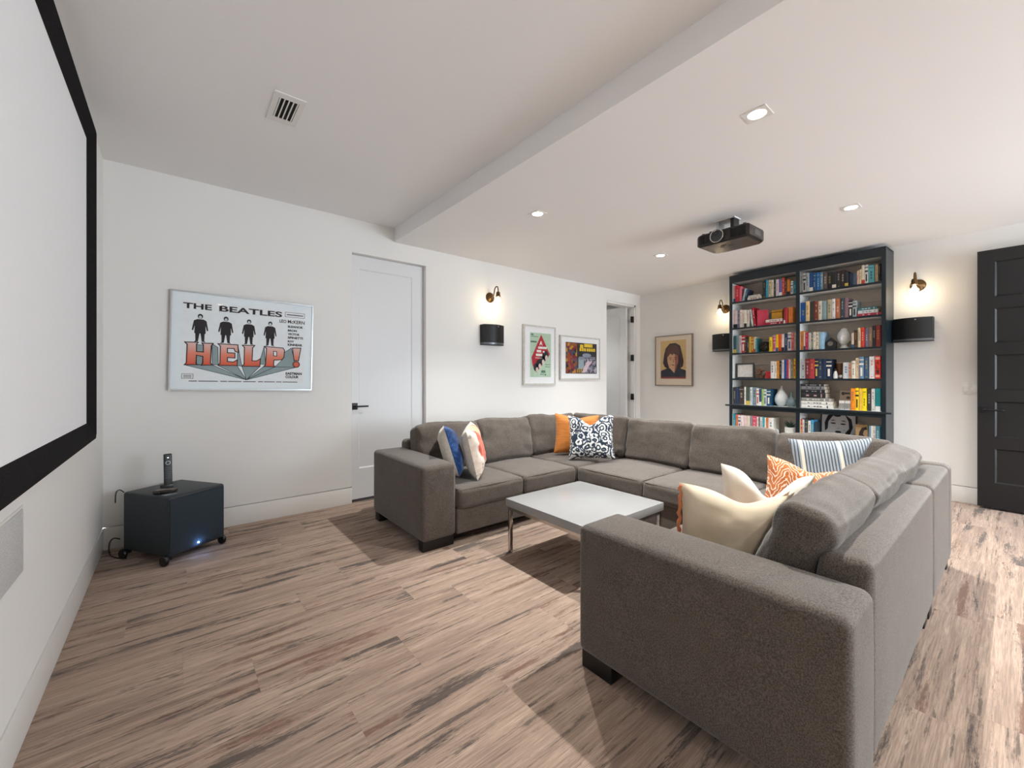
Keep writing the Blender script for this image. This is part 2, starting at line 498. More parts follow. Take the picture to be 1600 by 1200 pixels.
# leaf swings into the hall; its face with the recessed panel looks back to the room
lf = panel_door_mesh('leaf', .76, 2.42, .04, [(.12, .64, .25, 2.25)], M['doorwhite'], d); lf.location = (.0, 0, .015); lf.rotation_euler = (0, 0, 0)
d2 = root('door_frame_2', None, None, (0, 0, 0)); d2.name = 'trim_1'; tag(d2, kind='structure')
box('jamb', D2[1] - .03, D2[1] + .005, YB + .02, YB + .16, 0, DH, M['trim'], d2)
box('jamb', D2[0] - .005, D2[0] + .015, YB + .02, YB + .16, 0, DH, M['trim'], d2)
box('head', D2[0], D2[1], YB + .02, YB + .16, DH - .03, DH + .01, M['trim'], d2)
for z in (2.21, 1.56, .90, .25):
    hx = box('hinge', D2[1] - .075, D2[1] - .028, YB + .02, YB + .06, z - .052, z + .052, M['black_metal'], d2, bev=.004)
t = NT('black_door_paint'); v = t.coord(); t.color(t.mix(t.noise(v, 3, 3), '0D0D0E', '121214')); t.bump(t.noise(t.coord(scale=(60, 60, 4)), 1, 3), .1, .001); t.set(.45); M['black_door'] = t.m
d = root('door_3', None, None, onC(3.862, .118, .02), RZC + rad(2.0)); tag(d, kind='structure')
zs = [(.23, .548), (.658, .983), (1.093, 1.418), (1.526, 1.844), (1.953, 2.279)]
panel_door_mesh('leaf', .92, 2.39, .045, [(.108, .81, a, b) for a, b in zs], M['black_door'], d, .012, .011)
lever(d, .047, .906, 0, True)

# ------------------------------------------------------------------ sectional sofa
sofa = root('sectional_sofa', 'large taupe grey U-shaped sectional sofa around the white coffee table', 'sofa', (0, 0, 0))
SF = M['sofa']
def sofa_block(name, x0, x1, y0, y1, z0, z1, r, puff=(0, 0, 0), div=6, wrinkle=0, seed=0, fn=None):
    return soft_box(name, (x1 - x0, y1 - y0, z1 - z0), r, SF, sofa, ((x0 + x1) / 2, (y0 + y1) / 2, (z0 + z1) / 2), div=div, puff=puff, wrinkle=wrinkle, seed=seed, fn=fn)
SB = .068
for y0, y1 in ((2.605, 3.535), (.265, 1.185)):
    a = sofa_block('arm', 1.325, 1.600, y0, y1, SB, .600, .032, (.006, .006, .008), 8)
    hx, hy, hz = .1375, (y1 - y0) / 2, .266
    ring = []
    for sx in (-1,):
        tube('seam', [(sx * (hx - .004), -hy + .05, hz - .035), (sx * (hx - .0005), 0, hz - .030), (sx * (hx - .004), hy - .05, hz - .035)], .0028, SF, a, 6)
# bases
for x0, x1, y0, y1 in ((1.602, 2.868, 2.60, 3.32), (2.872, 3.66, 2.575, 3.32), (2.885, 3.66, 1.205, 2.570), (2.872, 3.66, .52, 1.20), (1.602, 2.868, .52, 1.19)):
    sofa_block('base', x0, x1, y0, y1, SB, .262, .018, div=4)
# back frames: slim at the top, their inner faces sloping down to the seats
def back_frame(x0, x1, y0, y1, ax, sg, h=.668):
    hz = (h - SB) / 2
    def fn(w, u):
        w = list(w); k = max(0, min(1, .5 - w[2] / (2 * hz)))
        inner = max(0, sg * u[ax])
        w[ax] += sg * .10 * k * inner
        return w
    sofa_block('back_frame', x0, x1, y0, y1, SB, h, .036, (.003, .003, .005), 7, fn=fn)
back_frame(1.590, 2.868, 3.425, 3.560, 1, -1); back_frame(2.872, 3.762, 3.425, 3.560, 1, -1)
back_frame(3.765, 3.900, 1.205, 3.560, 0, -1); back_frame(3.765, 3.905, .270, 1.200, 0, -1)
back_frame(3.005, 3.762, .270, .405, 1, 1); back_frame(1.603, 3.000, .270, .405, 1, 1)
# seat cushions
def seat_fn(w, u): return (w[0], w[1], w[2])
seats = [(1.606, 2.235, 2.575, 3.33, 1), (2.240, 2.868, 2.575, 3.33, 2), (2.874, 3.66, 2.575, 3.33, 3), (2.862, 3.66, 1.892, 2.568, 4), (2.862, 3.66, 1.208, 1.886, 5), (2.874, 3.66, .50, 1.200, 6), (2.240, 2.868, .50, 1.205, 7), (1.606, 2.235, .50, 1.205, 8)]
for x0, x1, y0, y1, sd in seats:
    c = sofa_block('seat_cushion', x0, x1, y0, y1, .255, .405, .035, (.004, .004, .022), 14, .006, sd)
    hx, hy, hz = (x1 - x0) / 2, (y1 - y0) / 2, .075
    k = .010
    loop = [(-hx + k, -hy + .035, hz - k), (-hx + .035, -hy + k, hz - k), (0, -hy + k - .003, hz - k + .002), (hx - .035, -hy + k, hz - k), (hx - k, -hy + .035, hz - k), (hx - k + .003, 0, hz - k + .002), (hx - k, hy - .035, hz - k), (hx - .035, hy - k, hz - k), (0, hy - k + .003, hz - k + .002), (-hx + .035, hy - k, hz - k), (-hx + k, hy - .035, hz - k), (-hx + k - .003, 0, hz - k + .002)]
    tube('piping', loop, .0032, SF, c, 6, True)
# loose back cushions, leaning against the frames. (centre, heading of their front, width)
def back_cushion(cx, cy, w, heading, sd, lean=15, h=.425, t=.19, cz=.602):
    def fn(p, u):
        x, y, z = p
        # soft folds radiating from the side seams, sagging top
        f = .010 * math.sin(z * 34 + x * 9 * (1 if u[0] > 0 else -1) + sd) * max(0, abs(u[0]) - .45) * 1.6
        f += .005 * math.sin(z * 60 + x * 21 + sd * 2) * max(0, abs(u[0]) - .55)
        y += f * (1 if y > 0 else -1) * (1 if abs(u[0]) < .96 else .25)
        if u[2] > .3: z -= .012 * (1 - math.cos(u[0] * 2.6 + sd * .7)) * (u[2] - .3)
        return (x, y, z)
    return soft_box('back_cushion', (w, t, h), .042, SF, sofa, (cx, cy, cz), (rad(-lean), 0, heading), div=(22, 7, 18), arc=4, puff=(.010, .032, .010), wrinkle=.010, seed=sd, wscale=(5, 5, 7), fn=fn)
HB, HC, HD = 0, rad(-90), rad(180)
for i, x in enumerate((1.925, 2.565, 3.245)): back_cushion(x, 3.300, .645 + .06 * (i == 2), HB, 1 + i)
for i, y in enumerate((2.915, 2.190, 1.520, .845)): back_cushion(3.640, y, .665 + .08 * (i == 0), HC, 5 + i)
for i, x in enumerate((3.215, 2.575, 1.935)): back_cushion(x, .500, .645, HD, 11 + i, lean=18, t=.165, cz=.592)
# block feet
for x0, x1, y0, y1 in ((1.335, 1.585, 2.62, 2.69), (1.34, 1.42, 3.43, 3.52), (1.34, 1.42, 1.02, 1.172), (1.34, 1.42, .285, .36), (2.82, 2.92, .285, .36), (2.95, 3.05, .282, .34), (3.80, 3.88, .285, .36), (3.80, 3.88, 3.46, 3.54), (2.83, 2.92, 3.46, 3.54), (2.90, 2.97, 1.83, 1.93), (3.81, 3.885, 1.83, 1.93)):
    box('foot', x0, x1, y0, y1, 0, SB + .004, M['black_wood'], sofa, bev=.004)

# ------------------------------------------------------------------ coffee table
M['lacquer'] = plain('969696', .22, 0, .5, .01)
M['chrome'] = plain('C9C6C2', .16, 1, None, .03)
ct = root('coffee_table', 'square white coffee table with thin chrome legs inside the sofa', 'table', (2.188, 1.900, 0))
hw, hd = .388, .378
box('table_top', -hw, hw, -hd, hd, .322, .376, M['lacquer'], ct, bev=.003)
for sx in (-1, 1):
    for sy in (-1, 1):
        x, y = sx * (hw - .024), sy * (hd - .024)
        box('leg', x - .0125, x + .0125, y - .0125, y + .0125, 0, .3, M['chrome'], ct, bev=.0015)
for s in (-1, 1):
    box('rail', -hw + .0115, hw - .0115, s * (hd - .024) - .0125, s * (hd - .024) + .0125, .298, .322, M['chrome'], ct)
    box('rail', s * (hw - .024) - .0125, s * (hw - .024) + .0125, -hd + .0365, hd - .0365, .298, .322, M['chrome'], ct)

# ------------------------------------------------------------------ throw pillows
def pillow(name, label, w, h, t, mats, loc, rot, chop=0.0, seed=0, sag=.0, n=26, press=False):
    """pillow in its local x-z plane (front looks along -y), corners pinched out"""
    r = root(name, label, 'pillow', loc, group='throw pillows on the sectional', rot=(0, 0, 0))
    r.rotation_mode = 'QUATERNION'; r.rotation_quaternion = rot
    def surf(side):
        vv = []
        for j in range(n + 1):
            for i in range(n + 1):
                u, v = -1 + 2 * i / n, -1 + 2 * j / n
                x = u * w / 2 * (1 - .085 * (1 - v * v)); z = v * h / 2 * (1 - .085 * (1 - u * u))
                prof = max(0, (1 - u ** 4) * (1 - v ** 4)) ** .55
                y = t / 2 * prof * (1 + .12 * noise.noise(Vector((u * 2 + seed, v * 2, side))))
                edge = max(abs(u), abs(v))
                y += .006 * math.sin(9 * math.atan2(v, u) + seed) * max(0, edge - .55) * (1 - edge) * 4
                y += .004 * noise.noise(Vector((u * 5 + seed, v * 5, side * 3.0))) * prof
                if chop and v > -.2:
                    k = math.exp(-(u / .38) ** 2) * ((v + .2) / 1.2) ** 2
                    z -= chop * k; y *= 1 - .35 * k
                if sag: z -= sag * h * (1 - v) * .15 * u * u
                P_ = Vector((x, side * y, z))
                if press:   # flattened where it leans on the near back cushions and sinks onto the seat
                    W_ = rot @ P_ + Vector(loc)
                    gap = .004 if side < 0 else .022
                    W_.y = max(W_.y, .640 - .325 * (W_.z - .592) + gap) if W_.z < .84 else W_.y
                    W_.z = max(W_.z, .444 + gap * .3)
                    W_.x = max(W_.x, 1.616)
                    W_.x = min(W_.x, 3.48 + .325 * (W_.z - .602) - (.022 - gap)) if W_.z < .84 else W_.x
                    P_ = rot.inverted() @ (W_ - Vector(loc))
                vv.append(tuple(P_))
        return vv
    ff = []
    for j in range(n):
        for i in range(n):
            a = j * (n + 1) + i; ff.append((a, a + 1, a + n + 2, a + n + 1))
    fr = mesh_obj('front_cover', surf(-1), ff, mats[0], r, smooth=True)
    bk = mesh_obj('back_cover', surf(1), [f[::-1] for f in ff], mats[1], r, smooth=True)
    return r
def orient(normal, roll=0, up=(0, 0, 1)):
    """quaternion that turns the pillow front (-y) towards normal"""
    nrm = Vector(normal).normalized(); y = -nrm
    z = (Vector(up) - y * Vector(up).dot(y)).normalized(); x = y.cross(z)
    m = Matrix((x, y, z)).transposed()
    return (m.to_quaternion() @ Matrix.Rotation(rad(roll), 3, 'Y').to_quaternion())

def pm(name, fn, bumpscale=300, rough=.9):
    t = NT(name); v = t.coord(); t.color(fn(t, v)); t.bump(t.noise(v, bumpscale, 2, .6), .25, .001); t.set(rough, spec=.15, sheen=.2); return t.m
cream = pm('cream_cotton', lambda t, v: t.ramp(t.noise(v, 8, 2), [(.3, 'CDBBA0'), (.7, 'DECFB7')]))
white_linen = pm('white_linen', lambda t, v: t.ramp(t.noise(v, 60, 2), [(.3, 'CFC8BC'), (.7, 'E2DCD0')]))
blue_dye = pm('blue_tie_dye_cotton', lambda t, v: t.ramp(t.noise(v, 13, 4, .65, .8), [(.38, '14264A'), (.54, '1F3C68'), (.64, '35548A'), (.78, '8C9CB8')]))
def floral(t, v):
    base = t.ramp(t.noise(v, 22, 3), [(.35, 'DCC9B8'), (.6, 'EADCCF'), (.75, 'CBB7A8')])
    xyz = t.n('ShaderNodeSeparateXYZ'); t.l(v, xyz.inputs[0])
    d = t.n('ShaderNodeVectorMath', operation='DISTANCE'); t.l(v, d.inputs[0]); d.inputs[1].default_value = (.02, -.05, .04)
    f = t.math('ADD', d.outputs['Value'], t.math('MULTIPLY', t.math('SUBTRACT', t.noise(v, 11, 2), .5), .16))
    c = t.mix(t.ramp(f, [(.165, 1.0), (.18, 0.0)]), base, t.ramp(t.noise(v, 10, 2), [(.35, 'B8452F'), (.6, 'D9745A')]))
    d2 = t.n('ShaderNodeVectorMath', operation='DISTANCE'); t.l(v, d2.inputs[0]); d2.inputs[1].default_value = (.03, -.05, .17)
    c = t.mix(t.ramp(d2.outputs['Value'], [(.07, 1.0), (.10, 0.0)]), c, 'E0A98A')
    g = t.ramp(t.noise(v, 17, 2), [(.62, 0.0), (.66, 1.0)])
    low = t.ramp(xyz.outputs['Z'], [(.0, 0.0), (.02, 0.0)])
    return t.mix(t.math('MULTIPLY', g, .5), c, '5A5254')
floral_m = pm('coral_floral_cotton', floral)
rust = pm('burnt_orange_slub_silk', lambda t, v: t.ramp(t.noise(t.coord(scale=(6, 6, 110)), 1, 3, .6), [(.3, 'A8622A'), (.7, 'CE8440')]), rough=.6)
def scroll(t, v):
    vo = t.n('ShaderNodeTexVoronoi', _Scale=15.0, feature='F1'); 
    nv = t.n('ShaderNodeTexNoise', _Scale=12.0); t.l(v, nv.inputs['Vector'])
    add = t.mix(.05, v, nv.outputs['Color']); t.l(add, vo.inputs['Vector'])
    ring = t.math('SINE', t.math('MULTIPLY', vo.outputs['Distance'], 17.0))
    r2 = t.ramp(t.math('ADD', t.math('MULTIPLY', ring, .5), .5), [(.40, 0.0), (.52, 1.0)])
    n2 = t.ramp(t.noise(v, 26, 2, .5, 1.5), [(.40, 0.0), (.46, 1.0)])
    return t.mix(t.math('MULTIPLY', r2, n2), '2A3444', 'D9DAD6')
scroll_m = pm('navy_scroll_print_cotton', scroll)
def stripes(t, v):
    s = t.n('ShaderNodeSeparateXYZ'); t.l(v, s.inputs[0])
    w = t.math('FRACT', t.math('MULTIPLY', s.outputs['X'], 62.0))
    dash = t.noise(t.coord(scale=(60, 60, 160)), 1, 1)
    c = t.mix(t.ramp(t.math('ADD', w, t.math('MULTIPLY', dash, .15)), [(.45, 0.0), (.55, 1.0)]), '4A525C', '9AA0A4')
    b = t.math('ABSOLUTE', t.math('SUBTRACT', t.math('FRACT', t.math('ADD', t.math('MULTIPLY', s.outputs['X'], 5.2), .30)), .5))
    return t.mix(t.ramp(b, [(.035, 1.0), (.05, 0.0)]), c, 'D6CCBA')
stripe_m = pm('grey_blue_striped_weave', stripes)
def leaf(t, v):
    s = t.n('ShaderNodeSeparateXYZ'); t.l(v, s.inputs[0])
    zig = t.math('MULTIPLY', t.math('PINGPONG', s.outputs['X'], .055), 1.9)
    f = t.math('ADD', t.math('MULTIPLY', t.math('ADD', s.outputs['Z'], zig), 30.0), t.math('MULTIPLY', t.noise(v, 20, 2), 4.0))
    w = t.math('FRACT', f)
    return t.mix(t.ramp(w, [(.66, 0.0), (.74, 1.0)]), t.ramp(t.noise(v, 30, 2), [(.3, 'AE5E30'), (.7, 'C9783F')]), 'E3CFBA')
leaf_m = pm('rust_leaf_ikat_cotton', leaf)
def sprig(t, v):
    g = t.ramp(t.noise(v, 30, 3, .6, 1.0), [(.56, 0.0), (.60, 1.0)])
    d = t.n('ShaderNodeVectorMath', operation='DISTANCE'); t.l(v, d.inputs[0]); d.inputs[1].default_value = (.05, .08, .05)
    return t.mix(t.math('MULTIPLY', g, t.ramp(d.outputs['Value'], [(.10, 1.0), (.16, 0.0)])), 'E6DFD2', '3A4A60')
sprig_m = pm('white_cotton_with_blue_sprig', sprig)
sandw = pm('sand_cotton', lambda t, v: t.ramp(t.noise(v, 9, 2), [(.3, 'D9B491'), (.7, 'E4C6A6')]))

pillow('throw_pillow', 'blue tie-dye pillow with a cream back leaning on the far arm', .42, .40, .16, (blue_dye, white_linen), (1.750, 2.940, .634), orient((.86, -.46, .30), 4), seed=1)
pillow('throw_pillow', 'coral and cream floral pillow beside the blue tie-dye pillow', .42, .40, .16, (floral_m, white_linen), (1.915, 2.850, .630), orient((.76, -.62, .22), -5), seed=2)
pillow('throw_pillow', 'plain burnt orange pillow behind the navy scroll pillow', .46, .42, .15, (rust, rust), (3.235, 2.905, .635), orient((-.70, -.70, .22), 2), .03, seed=3)
pillow('throw_pillow', 'navy and white scroll print pillow in the far sofa corner', .45, .44, .15, (scroll_m, scroll_m), (3.17, 2.655, .640), orient((-.80, -.55, .28), -3), .085, seed=4)
pillow('throw_pillow', 'large grey-blue striped pillow in the near sofa corner', .43, .46, .16, (stripe_m, blue_dye), (3.16, .715, .625), orient((-.88, -.32, .36), -5), .0, seed=5, press=True)
pillow('throw_pillow', 'rust and white leaf print pillow in front of the striped one', .42, .36, .14, (leaf_m, sandw), (2.64, .715, .585), orient((-.86, -.42, .30), 9), .035, seed=6, press=True)
pillow('throw_pillow', 'ivory pillow with a blue sprig between the rust and cream pillows', .42, .42, .12, (sprig_m, sprig_m), (2.15, .735, .585), orient((-.86, -.48, .12), 3), .12, seed=7, press=True)
tp = pillow('throw_pillow', 'cream cotton pillow with orange tassel edge nearest the camera', .53, .38, .16, (cream, sandw), (1.835, .725, .570), orient((-.72, -.69, .06), 4), .045, seed=8, press=True)
random.seed(3)
tassel = plain('C97A50', .9)
pts = [(-.257 - .004 * math.sin(i * 2.1), -.004 * math.cos(i * 3), .18 - .24 * i / 14) for i in range(15)]
tube('tassel_trim', pts, [.006 + .003 * (i % 2) for i in range(15)], tassel, tp, 7)
lathe('tassel', [(0, .055), (.008, .05), (.011, .04), (.008, .03), (.016, .0), (.021, -.035), (.0, -.035)], tassel, tp, 12, (-.265, -.005, -.075))

# ------------------------------------------------------------------ projection screen and in-wall speaker
t = NT('black_velvet_frame'); v = t.coord(); t.color(t.ramp(t.noise(v, 300, 2), [(.3, '1A1919'), (.7, '302E2E')])); t.set(.95, spec=.05); M['velvet'] = t.m
M['screen'] = wall_paint('matte_projection_screen', 'F7F8FA', .9)
ps = root('projection_screen', 'wide fixed projection screen with black velvet frame on the left wall', 'screen', (XA, 0, 0), rad(90))
SY0, SY1, SZ0, SZ1 = .42, 3.425, .868, 2.677
FW = .098
def frame_bar(name, p, q, parent):   # p outer line, q inner line
    prof = [(0, 0), (0, -.030), (.018, -.044), (1, -.020), (1, 0)]
    return prof
bars = [((SY0, SZ0), (SY1, SZ0), (0, 1)), ((SY1, SZ0), (SY1, SZ1), (-1, 0)), ((SY1, SZ1), (SY0, SZ1), (0, -1)), ((SY0, SZ1), (SY0, SZ0), (1, 0))]
cen = Vector(((SY0 + SY1) / 2, (SZ0 + SZ1) / 2))
for a, b, _ in bars:
    vv = []
    for (px, pz) in (a, b):
        dx = 1 if px < cen.x else -1; dz = 1 if pz < cen.y else -1
        for f, y in ((0, -.001), (0, -.036), (.30, -.042), (1.0, -.010), (1.0, -.001)):
            vv.append((px + dx * FW * f, y, pz + dz * FW * f))
    ff = [(i, (i + 1) % 5, (i + 1) % 5 + 5, i + 5) for i in range(5)] + [(4, 3, 2, 1, 0), (5, 6, 7, 8, 9)]
    mesh_obj('frame_bar', vv, ff, M['velvet'], ps)
box('screen_surface', SY0 + FW - .01, SY1 - FW + .01, -.008, -.003, SZ0 + FW - .01, SZ1 - FW + .01, M['screen'], ps)
t = NT('perforated_white_grille'); v = t.coord(scale=(400, 400, 400)); vo = t.n('ShaderNodeTexVoronoi', _Scale=1.0); t.l(v, vo.inputs['Vector']); t.color(t.ramp(vo.outputs['Distance'], [(.25, 'A8A9A8'), (.5, 'D6D6D4')])); t.set(.6); M['grille'] = t.m
sp = root('in_wall_speaker', 'pale grey flush in-wall speaker grille under the projection screen', 'speaker', (XA, 0, 0), rad(90))
box('grille', 1.45, 2.105, -.0045, .0, .578, .787, M['grille'], sp, bev=.002)
box('rim', 1.440, 2.115, -.002, .0, .568, .797, M['trim'], sp)

# ------------------------------------------------------------------ subwoofer and what lies on it
ang = math.atan2(.558, .83)
M['sub'] = plain('2B3238', .42, 0, .4, .12, 60)
M['cloth_black'] = plain('313A42', .85, 0, .2, .15, 400)
sw = root('subwoofer', 'black box subwoofer on castors in the corner below the poster', 'speaker', (-.036, 3.487, 0), ang)
SWW, SWD = .382, .44
soft_box('cabinet', (SWW, SWD, .395), .018, M['sub'], sw, (SWW / 2, SWD / 2, .2475), div=2, arc=3)
box('front_grille', .006, SWW - .012, -.006, .004, .075, .425, M['cloth_black'], sw, bev=.003)
wheel = plain('101012', .35)
for x, y in ((.012, .02), (SWW - .02, .02), (.012, SWD - .03), (SWW - .02, SWD - .03)):
    c = lathe('castor', [(0, -.011), (.030, -.011), (.034, -.006), (.034, .006), (.030, .011), (0, .011)], wheel, sw, 20, (x - .026 if x < .1 else x + .012, y, .034), 'x')
    box('castor_bracket', (x - .018 if x < .1 else x - .012), (x + .016 if x < .1 else x + .008), y - .012, y + .012, .03, .062, wheel, c)
lathe('status_led', [(0, -.002), (.006, -.002), (.005, .003), (0, .004)], emit('blue_led', '5AA8FF', 60), sw, 12, (.185, -.006, .085), 'y')
led = bpy.data.lights.new('status_led_glow', 'POINT'); led.energy = .10; led.color = (.25, .45, 1); led.shadow_soft_size = .006
lo = bpy.data.objects.new('status_led_glow', led); COL.objects.link(lo); lo.parent = sw; lo.location = (.185, -.024, .080)
tube('power_cable', curve_pts([(.235, -.002, .085), (.25, -.03, .082), (.285, -.03, .07), (.33, -.004, .06)]), .003, wheel, sw, 6)
tube('rear_cable', curve_pts([(.01, SWD, .44), (-.005, SWD + .02, .46), (-.03, SWD + .012, .445), (-.035, SWD + .01, .38)]), .0035, wheel, sw, 6)
cab = tube('floor_cable', curve_pts([(-.30, 3.95, .10), (-.335, 3.96, .11), (-.355, 3.955, .08), (-.352, 3.94, .012), (-.31, 3.85, .006), (-.26, 3.80, .006)]), .004, wheel)
tag(cab, 'thin black cable looping from the wall corner behind the subwoofer', 'cable')
TOPZ = .4455
def on_sub(x, y, z=TOPZ): # local of subwoofer to world
    return (-.036 + x * math.cos(ang) - y * math.sin(ang), 3.487 + x * math.sin(ang) + y * math.cos(ang), z)
rc = root('remote_control', 'tall black remote standing upright in its charging cradle on the subwoofer', 'remote', on_sub(.135, .225), rad(8))
M['dark_plastic'] = plain('14171A', .35)
box('cradle', -.035, .035, -.03, .035, 0, .040, M['dark_plastic'], rc, bev=.005)
body = soft_box('body', (.046, .020, .225), .007, M['dark_plastic'], rc, (.006, -.004, .135), (rad(-6), 0, 0), div=3, arc=3)
pale = plain('C9D2D6', .4)
vv, ff = tube_geo([(.012 * math.cos(2 * math.pi * k / 20), -.0105, .05 + .012 * math.sin(2 * math.pi * k / 20)) for k in range(20)], .002, 6, True)
mesh_obj('button_ring', vv, ff, pale, body, smooth=True)
lathe('power_button', [(0, -.001), (.003, -.001), (.003, .002), (0, .002)], emit('white_button', 'E8F4FF', 3), body, 10, (0, -.0105, .085), 'y')
grey_b = plain('3A4248', .4)
for j in range(6):
    for i in range(3):
        box('button', -.015 + i * .011, -.007 + i * .011, -.0116, -.009, .012 - j * .014, .020 - j * .014, grey_b, body)
mb = root('media_box', 'small dark flat media player lying beside the remote cradle', 'electronics', on_sub(.075, .145), ang + rad(-55))
soft_box('case', (.115, .075, .022), .006, plain('23211F', .25), mb, (0, 0, .0115), div=2, arc=3)
box('top_plate', -.045, .045, -.028, .028, .0222, .0235, plain('6F6760', .3), mb)
cd = box('card', -.035, .035, -.022, .022, 0, .0015, plain('8C959B', .4)); cd.location = on_sub(.055, .075); cd.rotation_euler = (0, 0, ang)
tag(cd, 'small grey card lying on the subwoofer near its front edge', 'card')

# ------------------------------------------------------------------ framed pictures
M['alu'] = plain('B9BDC0', .3, .8, None, .03)
M['paleframe'] = plain('C9C6C0', .45)
M['mat'] = plain('EEF0F0', .8, 0, .2, .01)
M['ink'] = plain('2B2A2E', .8, 0, .2, .05)
def picture(name, label, loc, rz, w, h, fw, fd, frame_mat, mat_mat, sheet, tilt=0, glass=True):
    """frame centred on the root, back at y=0; sheet = (x0,x1,z0,z1,material) of the print"""
    r = root(name, label, 'picture', loc, group='framed pictures on the walls', rot=(0, rad(tilt), rz))
    o_, i_ = rect(-w / 2, w / 2, -h / 2, h / 2), rect(-w / 2 + fw, w / 2 - fw, -h / 2 + fw, h / 2 - fw)
    for k in range(4):
        j = (k + 1) % 4
        q = [o_[k], o_[j], i_[j], i_[k]]
        vv = [(x, -fd, z) for x, z in q] + [(x, -.001, z) for x, z in q]
        mesh_obj('frame_bar', vv, [(0, 1, 2, 3), (7, 6, 5, 4)] + [(a, a + 4, (a + 1) % 4 + 4, (a + 1) % 4) for a in range(4)], frame_mat, r)
    box('mat_board', -w / 2 + fw * .8, w / 2 - fw * .8, -fd + .008, -.002, -h / 2 + fw * .8, h / 2 - fw * .8, mat_mat, r)
    y = -fd + .0072
    s = flat('print', [rect(*sheet[:4])], y, sheet[4], r)
    if glass: flat('glazing', [rect(-w / 2 + fw * .9, w / 2 - fw * .9, -h / 2 + fw * .9, h / 2 - fw * .9)], -fd + .0025, M['glass'], r)
    return r, y

# big landscape film poster
sheet_m = plain('EDF3F6', .8, 0, .2, .02)
pr, Y0 = picture('framed_poster', 'wide silver-framed film poster with red HELP! lettering above the subwoofer', (.464, YB, 1.504), 0, 1.006, .772, .010, .030, M['alu'], plain('ECF6FB', .8, 0, .2, .01), (-.434, .434, -.32, .32, sheet_m), tilt=1.1)
def L_(nm, txt, x0, x1, z0, z1, b=0, m=None): lettering(nm, txt, x0, x1, z0, z1, Y0 - .0012, m or M['ink'], pr, b)
L_('lettering', 'THE', -.426, -.246, .252, .296, .03); L_('lettering', 'BEATLES', -.198, .252, .252, .300, .03)
L_('lettering', 'LEO', .232, .286, .206, .234, .02); L_('lettering', 'McKERN', .297, .432, .206, .236, .02)
for s_, a, b, c, d_ in (('ELEANOR', .298, .420, .168, .187), ('BRON', .298, .370, .134, .152), ('VICTOR', .299, .393, .102, .121), ('SPINETTI', .299, .421, .070, .090), ('ROY', .300, .350, .038, .056), ('KINNEAR', .300, .418, .007, .028), ('EASTMAN', .288, .417, -.249, -.226), ('COLOUR', .288, .392, -.279, -.255)): L_('lettering', s_, a, b, c, d_, .05)
for q in (rect(.276, .431, .262, .302), rect(-.424, -.355, -.293, -.257)): flat('printed_box', strokes([q], .003), Y0 - .0008, M['ink'], pr)
flat('small_print', [rect(.288, .42, .277, .286)] + [rect(-.415, -.364, z, z + .004) for z in (-.270, -.278, -.286)] + [rect(a, b, -.316, -.309) for a, b in ((-.381, -.330), (-.322, -.197), (-.180, -.135), (-.128, -.037), (-.025, .065), (.082, .118), (.126, .207), (.216, .258), (.266, .383))], Y0 - .0008, plain('55565C', .8), pr)
gH = [(-.411, -.011), (-.328, -.008), (-.338, -.025), (-.337, -.081), (-.294, -.083), (-.295, -.026), (-.305, -.012), (-.232, -.01), (-.244, -.03), (-.247, -.169), (-.231, -.183), (-.307, -.187), (-.296, -.171), (-.297, -.117), (-.337, -.11), (-.338, -.177), (-.326, -.184), (-.41, -.188), (-.398, -.171), (-.396, -.027)]
gE = [(-.201, -.01), (-.067, -.01), (-.063, -.073), (-.085, -.065), (-.093, -.042), (-.138, -.043), (-.137, -.079), (-.086, -.079), (-.085, -.12), (-.136, -.118), (-.136, -.15), (-.095, -.153), (-.068, -.133), (-.069, -.182), (-.197, -.184), (-.185, -.166), (-.185, -.028)]
gL = [(-.036, -.011), (.052, -.007), (.037, -.029), (.035, -.137), (.067, -.137), (.096, -.116), (.092, -.183), (-.036, -.185), (-.021, -.168), (-.021, -.028)]
gP = [(.121, -.01), (.263, -.015), (.276, -.034), (.272, -.098), (.256, -.118), (.196, -.124), (.194, -.164), (.205, -.182), (.121, -.182), (.134, -.165), (.139, -.027)]
hole = [(.192, -.048), (.215, -.049), (.216, -.088), (.193, -.087)]
gX = [(.338, -.01), (.406, -.007), (.389, -.122), (.353, -.12)]; dot = ell(.371, -.155, .026, .026, 16)
apex = (-.002, -.298)
rays = [[(-.410, -.188), (-.231, -.183), apex], [(-.201, -.184), (-.069, -.182), apex], [(-.036, -.185), (.092, -.183), apex], [(.121, -.182), (.205, -.182), apex], [(.276, -.053), (.329, -.011), (.371, -.181), (.205, -.182), (.26, -.118)], [(.371, -.181), (.205, -.182), apex], [(.121, -.012), (.134, -.165), (.055, -.16), (.096, -.115)], [(-.067, -.012), (-.036, -.185), (-.069, -.182)], [(-.24, -.012), (-.201, -.04), (-.195, -.18), (-.235, -.18)], [(-.337, -.027), (-.295, -.027), (-.295, -.08), (-.337, -.08)], [(-.337, -.112), (-.297, -.118), (-.300, -.184), (-.335, -.182)]]
flat('letter_shadow', rays, Y0 - .0004, plain('8FA2A6', .8, 0, .2, .04), pr)
flat('letter_outline', strokes(rays, .004), Y0 - .0007, M['ink'], pr)
t = NT('printed_coral_red'); v = t.coord(); s = t.n('ShaderNodeSeparateXYZ'); t.l(v, s.inputs[0]); mr = t.n('ShaderNodeMapRange'); mr.inputs[1].default_value = -.185; mr.inputs[2].default_value = -.02; t.l(s.outputs['Z'], mr.inputs[0]); t.color(t.ramp(mr.outputs[0], [(0, 'E0593C'), (.55, 'E58B74'), (1, 'E3BFB8')])); t.set(.8, spec=.2); coral = t.m
